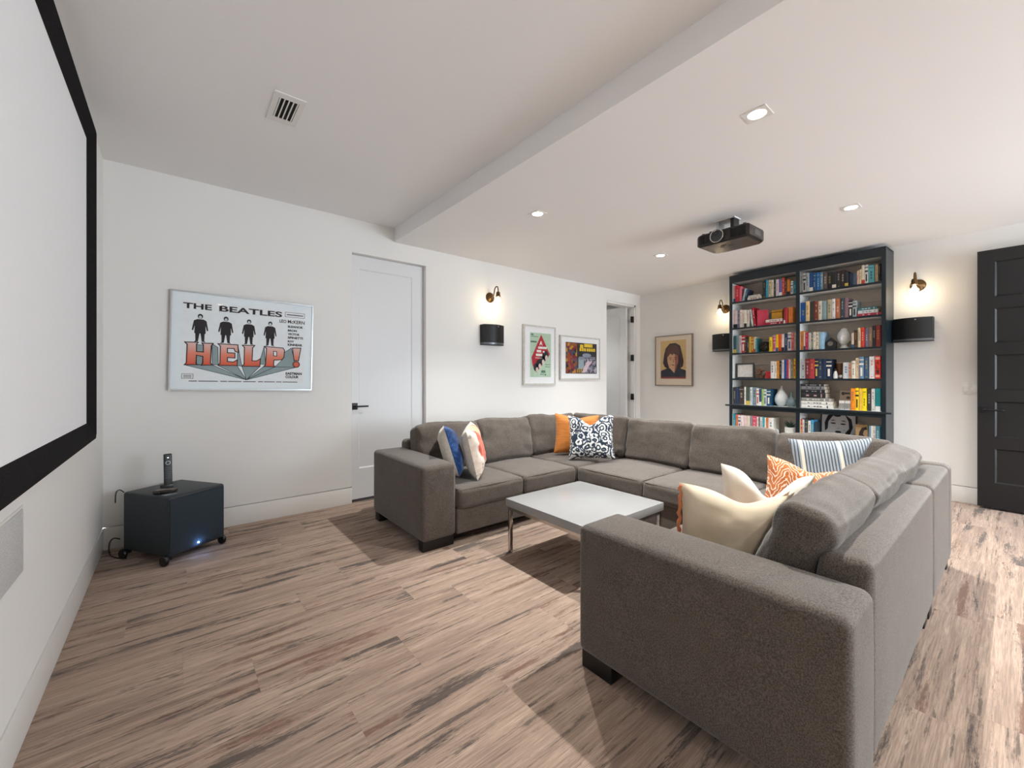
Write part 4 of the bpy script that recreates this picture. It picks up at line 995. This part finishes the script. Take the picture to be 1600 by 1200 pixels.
ROWS = [
('A1',2.232,[(1.674,0.0320,0.227,'D99A98','pale pink'),(1.706,0.0450,0.220,'C8283A','crimson'),(1.751,0.0320,0.202,'D87080','rose'),(2.053,0.0410,0.229,'1C2A34','black and white'),(2.094,0.0280,0.226,'2F8DA8','teal'),(2.122,0.0330,0.220,'D8C7A0','cream and orange'),(2.157,0.0260,0.214,'DCD2C0','cream'),(2.186,0.0210,0.209,'33402F','dark green'),(2.207,0.0340,0.210,'CFC4D4','lilac'),(2.242,0.0360,0.204,'6F639A','violet'),(2.278,0.0260,0.217,'D2502E','vermilion'),(2.304,0.0230,0.199,'5E2E28','maroon'),(2.327,0.0350,0.188,'DD8A32','orange'),(2.362,0.0110,0.177,'8A5A32','brown'),(2.373,0.0250,0.160,'E4E1DC','white'),(2.398,0.0270,0.155,'1F7F98','deep teal')]),
('A2',1.886,[(1.679,0.0550,0.241,'DCC3C4','blush'),(1.737,0.0300,0.235,'6A7894','slate blue'),(1.768,0.0330,0.238,'DAD6CC','white'),(1.802,0.0270,0.232,'D6D0C4','ivory'),(1.830,0.0300,0.228,'DDD8CC','off-white'),(1.861,0.0330,0.224,'CFC8BC','cream'),(2.292,0.0200,0.196,'8E2230','dark red'),(2.313,0.0280,0.185,'C7403F','red and white'),(2.346,0.0430,0.196,'E08A3C','orange')]),
('A3',1.551,[(1.682,0.0410,0.233,'2F5F68','dark teal'),(1.724,0.0390,0.237,'6F9498','grey teal'),(1.765,0.0300,0.230,'E2C7C6','pale pink'),(1.796,0.0430,0.230,'B93A40','red'),(1.840,0.0230,0.210,'3B3830','charcoal'),(1.863,0.0260,0.198,'4B423A','dark brown'),(1.890,0.0250,0.206,'D3B23C','mustard'),(1.916,0.0280,0.200,'A46A2C','bronze'),(1.945,0.0220,0.198,'E0D3B4','cream'),(2.132,0.0370,0.180,'EBCB16','yellow'),(2.174,0.0320,0.200,'D890B4','pink'),(2.207,0.0270,0.207,'E9C81E','lemon'),(2.234,0.0350,0.214,'DE5420','orange'),(2.270,0.0290,0.208,'E8DCD4','white'),(2.302,0.0310,0.212,'2C3A62','navy'),(2.334,0.0400,0.225,'D6D2CE','pale grey'),(2.376,0.0290,0.216,'D08488','dusty pink'),(2.406,0.0190,0.213,'CDB79C','sand')]),
('A4',1.214,[(2.151,0.0410,0.216,'E4E2DE','white'),(2.193,0.0200,0.211,'EFE6DC','ivory'),(2.214,0.0310,0.220,'E0942C','orange and red'),(2.246,0.0260,0.216,'2A2624','black'),(2.273,0.0250,0.228,'C9CFD6','pale grey'),(2.299,0.0270,0.232,'2E56A0','blue'),(2.327,0.0190,0.228,'C22C44','red'),(2.347,0.0200,0.235,'E6CFD0','blush'),(2.368,0.0310,0.224,'857A66','taupe'),(2.400,0.0220,0.238,'D8BC1E','yellow')]),
('A5',0.868,[(1.670,0.0400,0.227,'3A3A36','charcoal'),(1.711,0.0310,0.223,'2A3C66','navy'),(1.743,0.0720,0.238,'3A342F','dark patterned'),(1.816,0.0190,0.235,'E4E2DA','white'),(1.836,0.0530,0.237,'4B5A50','dark green'),(1.890,0.0290,0.232,'C9D4D2','pale green'),(1.920,0.0510,0.231,'7F94A0','blue-grey'),(1.972,0.0320,0.218,'E6E3DC','ivory'),(2.006,0.0320,0.214,'2C4C6E','blue and white'),(2.039,0.0240,0.209,'A9C860','lime'),(2.064,0.0320,0.209,'C8CDCB','pale grey'),(2.100,0.0460,0.210,'1B4E70','deep blue')]),
('A6',0.500,[(1.664,0.0340,0.240,'2F8C9C','teal'),(1.699,0.0280,0.232,'D96A4A','coral'),(1.728,0.0360,0.224,'E8D8D8','white and pink'),(1.765,0.0360,0.226,'E4DCD8','ivory'),(1.804,0.0470,0.224,'E0C4C4','white and red'),(1.852,0.0330,0.227,'DAD0BE','cream'),(1.886,0.0280,0.224,'8A8890','grey'),(1.915,0.0560,0.228,'C85468','rose red'),(1.973,0.0200,0.220,'E6E2DE','white'),(1.993,0.0170,0.216,'3A3836','black'),(2.012,0.0320,0.218,'D9DDE2','pale blue'),(2.045,0.0270,0.221,'3A9EAA','turquoise'),(2.073,0.0160,0.218,'EEE8E2','pale cream'),(2.090,0.0250,0.219,'C06A34','rust'),(2.119,0.0580,0.218,'E4E4DE','wide white')]),
('B1',2.232,[(2.465,0.0260,0.251,'8E8A82','warm grey'),(2.492,0.0320,0.229,'B8BAB8','pale grey'),(2.526,0.0330,0.226,'A4A8AA','silver grey'),(2.561,0.0370,0.223,'1C4A84','royal blue'),(2.598,0.0310,0.215,'2A4E78','blue and white'),(2.632,0.0370,0.212,'2272B8','bright blue'),(2.670,0.0280,0.201,'6C8898','blue-grey'),(2.701,0.0350,0.197,'5A5048','taupe'),(2.737,0.0430,0.192,'23252A','wide black'),(2.782,0.0400,0.188,'2B2A2B','black'),(2.823,0.0370,0.186,'302C28','dark brown'),(2.861,0.0360,0.189,'3A2E26','umber'),(2.898,0.0330,0.167,'2C2C32','charcoal'),(2.932,0.0340,0.139,'1E2E44','navy'),(2.967,0.0320,0.132,'4A5A6C','slate'),(3.002,0.0190,0.154,'D8B9A8','pale pink'),(3.022,0.0200,0.164,'DCC9A0','cream'),(3.044,0.0270,0.204,'E2D8BE','ivory'),(3.072,0.0280,0.201,'D6D6D2','white'),(3.101,0.0500,0.191,'5BA6AE','wide turquoise'),(3.153,0.0270,0.186,'B8A680','tan'),(3.181,0.0210,0.191,'22242C','black and white')]),
('B2',1.886,[(2.465,0.0560,0.229,'1E58A0','blue'),(2.523,0.0390,0.237,'D8C08C','sand'),(2.563,0.0460,0.230,'3B3636','charcoal'),(2.611,0.0390,0.223,'7E3A28','russet'),(2.651,0.0340,0.222,'D6CBB8','cream'),(2.687,0.0440,0.219,'8CA6AC','grey teal'),(2.736,0.0420,0.226,'B9AE8E','beige'),(2.779,0.0320,0.228,'E0E0DE','white'),(2.812,0.0420,0.226,'B46C48','copper'),(2.856,0.0390,0.223,'3E4850','dark slate'),(2.896,0.0340,0.221,'8C6E78','mauve'),(2.931,0.0350,0.186,'2A2E38','black and white'),(2.967,0.0350,0.177,'A9B2B4','pale grey')]),
('B3',1.551,[(2.465,0.0360,0.226,'DE8A3C','orange'),(2.505,0.0160,0.212,'E8DCD8','white'),(2.522,0.0270,0.206,'B42A48','crimson'),(2.552,0.0290,0.200,'C4CCD0','pale grey'),(2.582,0.0150,0.198,'6A6C6E','grey'),(2.598,0.0280,0.204,'E2DED2','ivory'),(2.627,0.0310,0.201,'DDD2B8','cream'),(2.661,0.0450,0.197,'9CC4DC','pale blue'),(2.956,0.0240,0.165,'D8CDB8','beige'),(2.981,0.0280,0.190,'4A2C22','dark brown'),(3.011,0.0260,0.212,'E0CFA8','cream and tan'),(3.039,0.0300,0.213,'D8402C','red'),(3.071,0.0280,0.206,'7C7690','grey violet'),(3.101,0.0330,0.213,'8C7468','brown and white'),(3.135,0.0250,0.224,'2C2A2C','black'),(3.162,0.0390,0.227,'8E3430','dark red')]),
('B4',1.214,[(2.457,0.0520,0.230,'BFC4C6','pale grey'),(2.511,0.0450,0.233,'7A2A30','maroon and yellow'),(2.558,0.0460,0.227,'B23A3E','red'),(2.606,0.0370,0.230,'1C2A48','navy'),(2.645,0.0380,0.228,'2E4058','blue and silver'),(2.685,0.0370,0.224,'1A3050','dark blue'),(2.723,0.0530,0.220,'1B2B44','wide navy'),(2.881,0.0530,0.179,'D2D8DC','wide pale grey'),(2.935,0.0160,0.174,'B89878','tan'),(2.956,0.0350,0.195,'E4DCCA','ivory'),(2.992,0.0280,0.224,'DCC8A8','cream'),(3.024,0.0400,0.236,'6A88A4','blue and white'),(3.066,0.0390,0.230,'3A5674','navy and white'),(3.109,0.0440,0.236,'DADCDC','white'),(3.155,0.0460,0.239,'D42C20','bright red')]),
('B5',0.868,[(2.953,0.0370,0.239,'EE8C1E','orange'),(2.990,0.0300,0.244,'F4CE1A','yellow'),(3.022,0.0260,0.240,'E8C050','amber'),(3.049,0.0380,0.241,'F0D80C','bright yellow'),(3.089,0.0350,0.238,'34342E','black and yellow'),(3.126,0.0280,0.238,'D4D6D4','white and black'),(3.156,0.0430,0.243,'1C8486','teal')]),
('B6',0.500,[(2.457,0.0190,0.228,'D25A50','red'),(2.477,0.0230,0.226,'CCD2D4','pale grey'),(2.502,0.0360,0.232,'3C4044','charcoal'),(2.539,0.0300,0.217,'E4E4E2','white'),(2.570,0.0280,0.229,'3C86B0','blue'),(2.599,0.0220,0.203,'2C3840','dark blue'),(3.105,0.0140,0.208,'6C98AC','light blue'),(3.120,0.0180,0.210,'E4E2DE','white'),(3.139,0.0210,0.208,'D6D2CC','ivory'),(3.162,0.0340,0.214,'4C8494','grey teal')]),
]
rnd = random.Random(5)
ACC = ['E8E2D2', '22252A', 'D8B850', 'C6402E', 'E9E9E6', '2E5C80']
for key, z, row in ROWS:
    lim = (SM0 + .001 - .004) if key[0] == 'A' else (S1 - .034)
    lo_ = (S0 + .0325) if key[0] == 'A' else SM1 - .0025
    prev = lo_
    for i, (s, w, h, col, cn) in enumerate(row):
        s = max(s, prev + .0006)
        w = min(w - .0008, lim - s)
        if w < .008: continue
        prev = s + w
        l = lin(col); lum = .2 * l[0] + .7 * l[1] + .1 * l[2]
        acc = rnd.choice([a for a in ACC if (lin(a)[1] > .3) != (lum > .25)] or ACC)
        dpt = rnd.uniform(.15, .20)
        if cn == 'bright red' and key == 'B4': st = 9
        else: st = rnd.choice([0, 0, 1, 2, 2, 3, 4, 5])
        ac = lin(acc); mixed = '%02X%02X%02X' % tuple(int(.5 * int(acc[q:q + 2], 16) + .5 * int(col[q:q + 2], 16)) for q in (0, 2, 4))
        me = book_mesh(w, dpt, h, plain(col, .5, 0, .4, .12, 40), plain(mixed if st < 3 else acc, .6), st, rnd)
        o = bpy.data.objects.new('book', me); COL.objects.link(o)
        o.location = onC(s, .278 - rnd.uniform(0, .012), z + .0006); o.rotation_euler = (0, 0, RZC)
        tag(o, '%s book, %s upright from left on the %s shelf of the %s bay' % (cn, ORD[i], SHNAME[key[1]], BAY[key[0]]), 'book', 'upright books in the bookcase')
        if st == 9:
            for q, ch in enumerate('ALI'):
                lettering('spine_letter', ch, w * .25, w * .75, h * (.62 - .20 * q), h * (.78 - .20 * q), -.0040, plain('20201E', .7), o, .02)
            flat('spine_band', [rect(w * .1, w * .9, h * .84, h * .95), rect(w * .1, w * .9, h * .06, h * .16)], -.0040, plain('E8B0A0', .7), o)

def lying(label, s0, s1, z0, th, depth, n_front, col, acc='E6E2D8', rz=0, spine=True):
    """a book lying flat, its spine to the room"""
    r = random.Random(int(s0 * 1000)); w = s1 - s0
    me = book_mesh(th, depth, w, plain(col, .5, 0, .4, .12, 40), plain(acc, .6), 1 if spine else 5, r)
    o = bpy.data.objects.new('book', me); COL.objects.link(o)
    o.location = onC(s0, n_front, z0 + th + .0006); o.rotation_euler = (0, rad(90), 0)
    o.rotation_mode = 'XYZ'
    o.rotation_euler = (Matrix.Rotation(RZC + rz, 3, 'Z') @ Matrix.Rotation(rad(90), 3, 'Y')).to_euler()
    return tag(o, label, 'book', 'books lying flat in the bookcase')
def leaning(label, s0, w, h, z, ang_, col, acc, depth=.16, n=.27):
    r = random.Random(int(s0 * 999))
    o = bpy.data.objects.new('book', book_mesh(w, depth, h, plain(col, .5, 0, .4, .12, 40), plain(acc, .6), 2, r)); COL.objects.link(o)
    o.location = onC(s0, n, z + .0008 + (w * math.sin(rad(ang_)) if ang_ > 0 else 0)); o.rotation_euler = (Matrix.Rotation(RZC, 3, 'Z') @ Matrix.Rotation(rad(ang_), 3, 'Y')).to_euler()
    return tag(o, label, 'book', 'leaning books in the bookcase')
z1, z2, z3, z4, z5, z6 = (SHELF[k] for k in range(1, 7))
leaning('pale turquoise book leaning right after the pink books on the top left shelf', 1.800, .022, .165, z1, 13, 'A9CCD0', '5A7A80')
leaning('dark blue book leaning right beside the turquoise one, top left shelf', 1.828, .014, .15, z1, 16, '3A4766', 'C8C8D0')
lying('white book lying flat at the bottom of the pair, top left shelf', 1.872, 2.042, z1, .040, .15, .272, 'DCDAD4', '8A5A40')
lying('thin grey book lying flat on the white one, top left shelf', 1.880, 2.030, z1 + .041, .024, .15, .268, 'B8B2A8', 'E8E4DA')
leaning('white and teal book leaning left on the second left shelf', 1.921, .022, .225, z2, -6, 'C9D4D4', '3F7C86')
leaning('red book leaning left in the middle of the second left shelf', 1.951, .028, .245, z2, -7, 'B81E34', 'E8C0C4')
o = bpy.data.objects.new('book', book_mesh(.026, .12, .205, plain('C02A48', .5), plain('E6A8BC', .6), 0, random.Random(2))); COL.objects.link(o)
o.location = onC(1.986, .262, z2 + .001); o.rotation_euler = (0, 0, RZC + rad(-58)); tag(o, 'red and pink book turned to show its cover on the second left shelf', 'book', 'leaning books in the bookcase')
lying('crimson book lying flat beneath the white one and gold box', 2.080, 2.285, z2, .032, .16, .275, 'A8203A', 'E8DCD8')
lying('white book lying flat directly under the gold box', 2.090, 2.280, z2 + .033, .036, .15, .270, 'E4DED6', 'B86A70')
gb = root('gold_box', 'small gold keepsake box on the lying books, second left shelf', 'box', onC(2.205, .19, z2 + .0705), RZC)
M['gold'] = plain('B98A36', .3, .8, None, .15)
soft_box('box_body', (.125, .09, .085), .006, M['gold'], gb, (0, 0, .0435), div=2, arc=2)
soft_box('box_lid', (.130, .095, .030), .006, M['gold'], gb, (0, 0, .1025), div=2, arc=2)
for k in range(4): lathe('stud', [(0, -.003), (.007, -.002), (.007, .002), (0, .002)], M['gold'], gb, 10, (-.045 + .03 * k, -.0485, .1025), 'y')
leaning('teal book leaning right toward the woven ball on the third left shelf', 1.969, .010, .18, z3, 0, '3E8E98', 'D8E4E4')
# woven ball
wb = root('woven_ball', 'dark woven openwork ball on the third left shelf', 'ornament', onC(2.056, .20, z3 + .0009), RZC)
dk = plain('2E241E', .5)
for k in range(9):
    axis_ = Vector((math.sin(k * 2.4), math.cos(k * 1.7), math.sin(k * 1.1 + .5))).normalized(); u_ = axis_.orthogonal().normalized(); v_ = axis_.cross(u_)
    tube('hoop', [Vector((0, 0, .072)) + (u_ * math.cos(2 * math.pi * q / 28) + v_ * math.sin(2 * math.pi * q / 28)) * (.066 - .0012 * (k % 3)) for q in range(28)], .0050, dk, wb, 6, True)
# photo frame
fr = root('photo_frame', 'dark photo frame with a blank pale print on the fourth left shelf', 'photo frame', onC(1.815, .20, z4 + .0009), RZC)
for a in (rect(-.116, .116, 0, .018), rect(-.116, .116, .184, .202), rect(-.116, -.098, .018, .184), rect(.098, .116, .018, .184)):
    prism('frame_bar', a, 'y', -.02, 0, plain('3A3A38', .5), fr)
box('print', -.098, .098, -.008, -.002, .018, .184, plain('DEDBD6', .7), fr)
# dried flowers in a low bowl
df = root('dried_flowers', 'low bowl of brown and orange dried flowers on the fourth left shelf', 'flowers', onC(1.998, .19, z4 + .0009), RZC)
lathe('bowl', [(0, 0), (.03, 0), (.046, .022), (.05, .045), (.046, .045), (.0, .03)], plain('6A4A34', .6), df, 20)
rnd = random.Random(8)
for k in range(16):
    a_ = rnd.uniform(0, 6.28); el = rnd.uniform(.15, 1.4); L_n = rnd.uniform(.05, .085)
    tip = Vector((math.cos(a_) * math.cos(el) * .9, math.sin(a_) * math.cos(el), math.sin(el))) * L_n + Vector((0, 0, .04))
    st_ = tube('stem', [(0, 0, .03), tip], .0014, plain('7A5A38', .8), df, 5)
    lathe('bloom', [(0, -.006), (.010, -.002), (.013, .004), (.006, .008), (0, .009)], plain(rnd.choice(['A86A3A', 'B4532E', '8A6A48', 'C08A5A']), .8), st_, 8, tuple(tip))
rb = root('red_box', 'small bright red box before the white books, fourth left shelf', 'box', onC(2.100, .20, z4 + .0009), RZC + rad(8))
soft_box('box_body', (.062, .05, .062), .003, plain('C01E28', .4), rb, (0, 0, .0315), div=2, arc=2); soft_box('box_lid', (.065, .053, .026), .003, plain('B81C26', .4), rb, (0, 0, .0765), div=2, arc=2)
# vases
vz = root('teardrop_vase', 'white teardrop vase on the fifth left shelf', 'vase', onC(2.226, .155, z5 + .0009), RZC)
glz = plain('DDE2E2', .18, 0, .6, .03)
lathe('vase_body', [(0, 0), (.032, 0), (.060, .022), (.076, .062), (.077, .092), (.066, .130), (.046, .165), (.026, .196), (.013, .222)], glz, vz, 32, auto=None); lathe('vase_neck', [(.0132, .2215), (.010, .236), (.0105, .246), (.014, .252), (.010, .252), (.0, .240)], glz, vz, 20)
vz = root('bottle_vase', 'small grey-green bottle vase right of the white teardrop vase', 'vase', onC(2.352, .20, z5 + .0009), RZC)
gz = plain('6C7E82', .25, 0, .5, .12)
lathe('vase_body', [(0, 0), (.034, 0), (.050, .018), (.056, .048), (.046, .080), (.026, .105), (.014, .120)], gz, vz, 28, auto=None); lathe('vase_neck', [(.0142, .1195), (.011, .140), (.011, .165), (.016, .182), (.012, .182), (0, .17)], gz, vz, 20)
pk = root('potted_succulent', 'spiky green succulent in a white pot on the lowest left shelf', 'plant', onC(2.335, .20, z6 + .0009), RZC)
lathe('pot', [(0, 0), (.044, 0), (.050, .006), (.056, .115), (.052, .115), (.048, .10), (0, .10)], plain('E6E6E2', .3), pk, 28)
lathe('soil', [(0, .102), (.049, .101), (.049, .098), (0, .098)], plain('3A2A20', .95), pk, 20)
gl_ = plain('30443A', .5, 0, .4, .2)
rnd = random.Random(12)
for k in range(22):
    a_ = k * 2.4; el = rad(20 + 55 * (k / 22)); L_n = rnd.uniform(.075, .115)
    d_ = Vector((math.cos(a_) * math.cos(el), math.sin(a_) * math.cos(el), math.sin(el)))
    base = Vector((0, 0, .104)); mid_ = base + d_ * L_n * .55 + Vector((0, 0, .008)); tip = base + d_ * L_n
    tube('leaf', [base, base + d_ * L_n * .25, mid_, tip], [.005, .0085, .006, .0008], gl_, pk, 6)
ob = root('white_ornament', 'small white ring-shaped ornament beside the succulent pot', 'ornament', onC(2.190, .22, z6 + .0009), RZC)
tube('ring', [(.026 * math.cos(2 * math.pi * q / 24), 0, .045 + .026 * math.sin(2 * math.pi * q / 24)) for q in range(24)], .009, glz, ob, 10, True)
soft_box('ornament_base', (.05, .03, .012), .003, glz, ob, (0, 0, .0065), div=2, arc=2)
# right bay ---------------------------------------------------------------
lying('red book lying flat at the bottom of the stack, second right shelf', 3.008, 3.205, z2, .028, .16, .275, 'B83A4A', 'E8D8D8')
lying('white book in the middle of the lying stack, second right shelf', 3.012, 3.180, z2 + .029, .034, .15, .272, 'D8DCDC', '8A9AA0')
lying('teal book on top of the lying stack, second right shelf', 3.010, 3.172, z2 + .064, .030, .15, .270, '3E7078', 'CFE0E0')
wk = root('wooden_figure', 'tiny wooden figure standing on the red lying book', 'ornament', onC(3.193, .20, z2 + .0290), RZC)
wd = plain('8A5A34', .6)
lathe('figure_body', [(0, 0), (.009, 0), (.010, .03), (.007, .055), (.004, .06), (0, .06)], wd, wk, 14); lathe('figure_head', [(0, -.008), (.007, -.005), (.008, 0), (.006, .006), (0, .008)], wd, wk, 14, (0, 0, .067))
ck = root('house_clock', 'dark house-shaped clock on the third right shelf', 'clock', onC(2.760, .22, z3 + .0009), RZC)
prism('clock_case', [(-.046, 0), (.046, 0), (.050, .075), (0, .130), (-.050, .075)], 'y', -.03, .02, plain('25262A', .45), ck)
lathe('clock_face', [(0, 0), (.026, 0), (.026, .003), (0, .003)], plain('8C8478', .5), ck, 24, (0, -.03, .060), 'y')
tube('clock_rim', [(.027 * math.cos(2 * math.pi * q / 24), -.033, .060 + .027 * math.sin(2 * math.pi * q / 24)) for q in range(24)], .003, plain('5A5650', .3, .7), ck, 6, True)
tube('clock_hand', [(0, -.0345, .060), (.010, -.0345, .074)], .0012, M['ink'], ck, 5); tube('clock_hand', [(0, -.0345, .060), (-.012, -.0345, .056)], .0012, M['ink'], ck, 5)
hd_ = root('head_sculpture', 'white plaster head sculpture on the third right shelf', 'sculpture', onC(2.866, .19, z3 + .0009), RZC + rad(-8))
vv, ff = [], []
NU, NV = 40, 34
for j in range(NV + 1):
    ph = math.pi * j / NV
    for i in range(NU):
        th = 2 * math.pi * i / NU
        x, y, z = math.sin(ph) * math.cos(th), math.sin(ph) * math.sin(th), math.cos(ph)
        w_ = .058 * (1 - .30 * max(0, -z) ** 1.5); X, Yv, Z = x * w_, y * .066, z * .092 + .125
        front = max(0, -y)
        Yv -= .022 * math.exp(-(x / .13) ** 2 - ((z + .12) / .20) ** 2) * front       # nose
        Yv -= .010 * math.exp(-(x / .22) ** 2 - ((z + .46) / .07) ** 2) * front       # lips
        Yv += .013 * math.exp(-((abs(x) - .34) / .15) ** 2 - ((z - .06) / .09) ** 2) * front   # eye sockets
        Yv -= .007 * math.exp(-((abs(x) - .32) / .2) ** 2 - ((z - .22) / .05) ** 2) * front    # brow
        Yv -= .010 * math.exp(-(x / .25) ** 2 - ((z + .72) / .10) ** 2) * front       # chin
        if z > .38: Z += .0016 * math.sin(th * 9) * math.sin(z * 40)
        vv.append((X, Yv, Z))
for j in range(NV):
    for i in range(NU): ff.append((j * NU + i, (j + 1) * NU + i, (j + 1) * NU + (i + 1) % NU, j * NU + (i + 1) % NU))
pw = plain('DADBDA', .5, 0, .4, .03)
mesh_obj('head', vv, ff, pw, hd_, smooth=True)
lathe('topknot', [(.034, 0), (.030, .012), (.018, .024), (0, .030)], pw, hd_, 20, (0, .008, .205), auto=None)
lathe('neck', [(0, 0), (.042, 0), (.040, .012), (.030, .03), (.030, .06)], pw, hd_, 24, (0, .012, 0), auto=None)
for s_ in (-1, 1): soft_box('ear', (.010, .022, .055), .004, pw, hd_, (s_ * .058, .008, .110), (0, rad(-6 * s_), 0), div=2, arc=2)
fg = root('penguin_figurine', 'small white and black figurine before the brown vase, fourth right shelf', 'figurine', onC(2.804, .24, z4 + .0009), RZC)
lathe('figurine_body', [(0, 0), (.020, 0), (.024, .02), (.021, .05), (.013, .075), (.009, .085)], plain('E2E2DE', .3), fg, 20, auto=None); lathe('figurine_head', [(0, -.014), (.012, -.008), (.014, 0), (.010, .010), (0, .014)], plain('1E1E20', .4), fg, 18, (0, 0, .097), auto=None)
prism('figurine_wing', [(-.020, .02), (-.024, .06), (-.012, .078), (-.012, .03)], 'y', -.012, .006, plain('26262A', .4), fg)
bv = root('brown_vase', 'slim brown glazed vase behind the figurine, fourth right shelf', 'vase', onC(2.812, .14, z4 + .0009), RZC)
lathe('vase_body', [(0, 0), (.020, 0), (.024, .04), (.024, .10), (.030, .15), (.028, .175), (.022, .175), (0, .16)], plain('7A4A2E', .3), bv, 24, auto=None); lathe('vase_rim', [(.0285, .174), (.031, .178), (.031, .182), (.022, .182), (.022, .176)], plain('CFC4B4', .4), bv, 24)
sg = root('shell_ornament', 'tiny white ball ornament right of the figurine, fourth right shelf', 'ornament', onC(2.852, .235, z4 + .0009), RZC)
lathe('ball', [(0, .004), (.014, .010), (.019, .022), (.015, .034), (.006, .041), (0, .042)], plain('C9C6BE', .4), sg, 18, auto=None); lathe('stand', [(0, 0), (.016, 0), (.014, .007), (0, .007)], plain('4A4440', .5), sg, 16)
zz = z5
for lb, s_b, th_, col, acc in (('white book at the bottom of the tall stack, fifth right shelf', 2.790, .040, 'E2E1DA', '44444A'), ('cream white book second from the bottom of the tall stack, fifth right shelf', 2.782, .040, 'D8D8D2', '7A7A78'), ('grey book third from the bottom of the tall stack, fifth right shelf', 2.758, .037, '8C8C88', 'DADAD4'), ('black and pink book fourth from the bottom of the tall stack, fifth right shelf', 2.722, .056, '2A282B', 'B89A98'), ('plain black book third from the top of the tall stack, fifth right shelf', 2.716, .040, '1F2024', '8A8C90'), ('mid grey book second from the top of the tall stack, fifth right shelf', 2.712, .036, '7C7C80', '2A2A2E'), ('charcoal book topmost of the tall stack, fifth right shelf', 2.706, .028, '28282C', 'A8A8A8')):
    lying(lb, 2.480, s_b, zz, th_, .18, .280 - .002 * (zz - z5), col, acc); zz += th_ + .001
def striped_box(label, s_):
    b = root('striped_box', label, 'box', onC(s_, .22, z5), RZC)
    box('box_body', -.024, .024, -.024, .024, .0008, .100, plain('E4E3E0', .6), b)
    for k in range(5): box('stripe', -.0222 + k * .0098, -.0170 + k * .0098, -.0248, -.0238, .004, .070, M['ink'], b)
striped_box('left small box with black and white stripes, fifth right shelf', 2.862); striped_box('right small box with black and white stripes, fifth right shelf', 2.916)
sp2 = root('small_print', 'little brown print propped on the two striped boxes', 'picture', onC(2.889, .215, z5 + .1005), RZC)
box('board', -.052, .052, -.006, .004, 0, .112, plain('7A6A5C', .7), sp2)
flat('dark_shapes', [ell(-.02, .078, .016, .020, 14), ell(.025, .032, .018, .016, 14), rect(-.01, .04, .07, .09)], -.0064, plain('2A221E', .8), sp2)
# canvas with a generic pop-style face
cv = root('pop_face_canvas', 'grey canvas with a bold black printed face on the lowest right shelf', 'picture', onC(2.795, .11, z6 + .0009), RZC, rot=(rad(-4), 0, RZC))
box('canvas', -.158, .158, -.016, 0, 0, .325, plain('B2B4B6', .7, 0, .2, .03), cv)
for x0 in (-.168, .158): box('frame_bar', x0, x0 + .010, -.022, 0, 0, .325, M['black_wood'], cv)
box('frame_bar', -.168, .168, -.022, 0, .325, .335, M['black_wood'], cv)
for sh in ([(-.125, .10), (-.13, .20), (-.10, .285), (-.03, .305), (-.06, .27), (-.095, .21), (-.10, .13)], [(.06, .30), (.12, .25), (.135, .16), (.11, .08), (.055, .05), (.07, .10), (.10, .14), (.095, .22)], ell(-.01, .285, .035, .014, 14)): flat('printed_hair', [sh], -.0166, M['ink'], cv)
for sh in ([ell(-.048, .195, .026, .008, 14), ell(.045, .190, .026, .008, 14), [(-.08, .222), (-.02, .228), (-.05, .236)], [(.018, .226), (.08, .215), (.05, .232)], ell(0, .098, .030, .013, 16), rect(-.012, .012, .138, .142), ell(.055, .122, .004, .004, 8)]): flat('printed_feature', [sh], -.0166, M['ink'], cv)
c2 = root('wooden_plaque', 'small tan wooden plaque with a dark swirl on the lowest right shelf', 'picture', onC(3.030, .20, z6 + .0009), RZC)
box('plaque_board', -.055, .050, -.010, 0, 0, .212, plain('A3845C', .6), c2)
flat('dark_swirl', [[(-.03, .06), (-.02, .13), (.0, .175), (.04, .19), (.048, .16), (.02, .15), (.01, .11), (.03, .07), (.02, .03), (-.02, .03)]], -.0104, plain('2A1C14', .8), c2)
lying('white book lying flat in front of the printed face canvas', 2.630, 2.830, z6, .030, .13, .280, 'DDE0E2', 'B0B6BA'); lying('thin white book topmost before the printed face canvas', 2.635, 2.825, z6 + .031, .024, .13, .279, 'E6E8E8', 'C0C4C8')
lying('red book lying flat before the wooden plaque', 2.836, 3.075, z6, .028, .10, .285, 'A8323C', 'D8D0CC'); lying('dark blue book lying flat on the red one before the wooden plaque', 2.840, 3.070, z6 + .029, .024, .10, .284, '3A4668', 'C6CAD6')
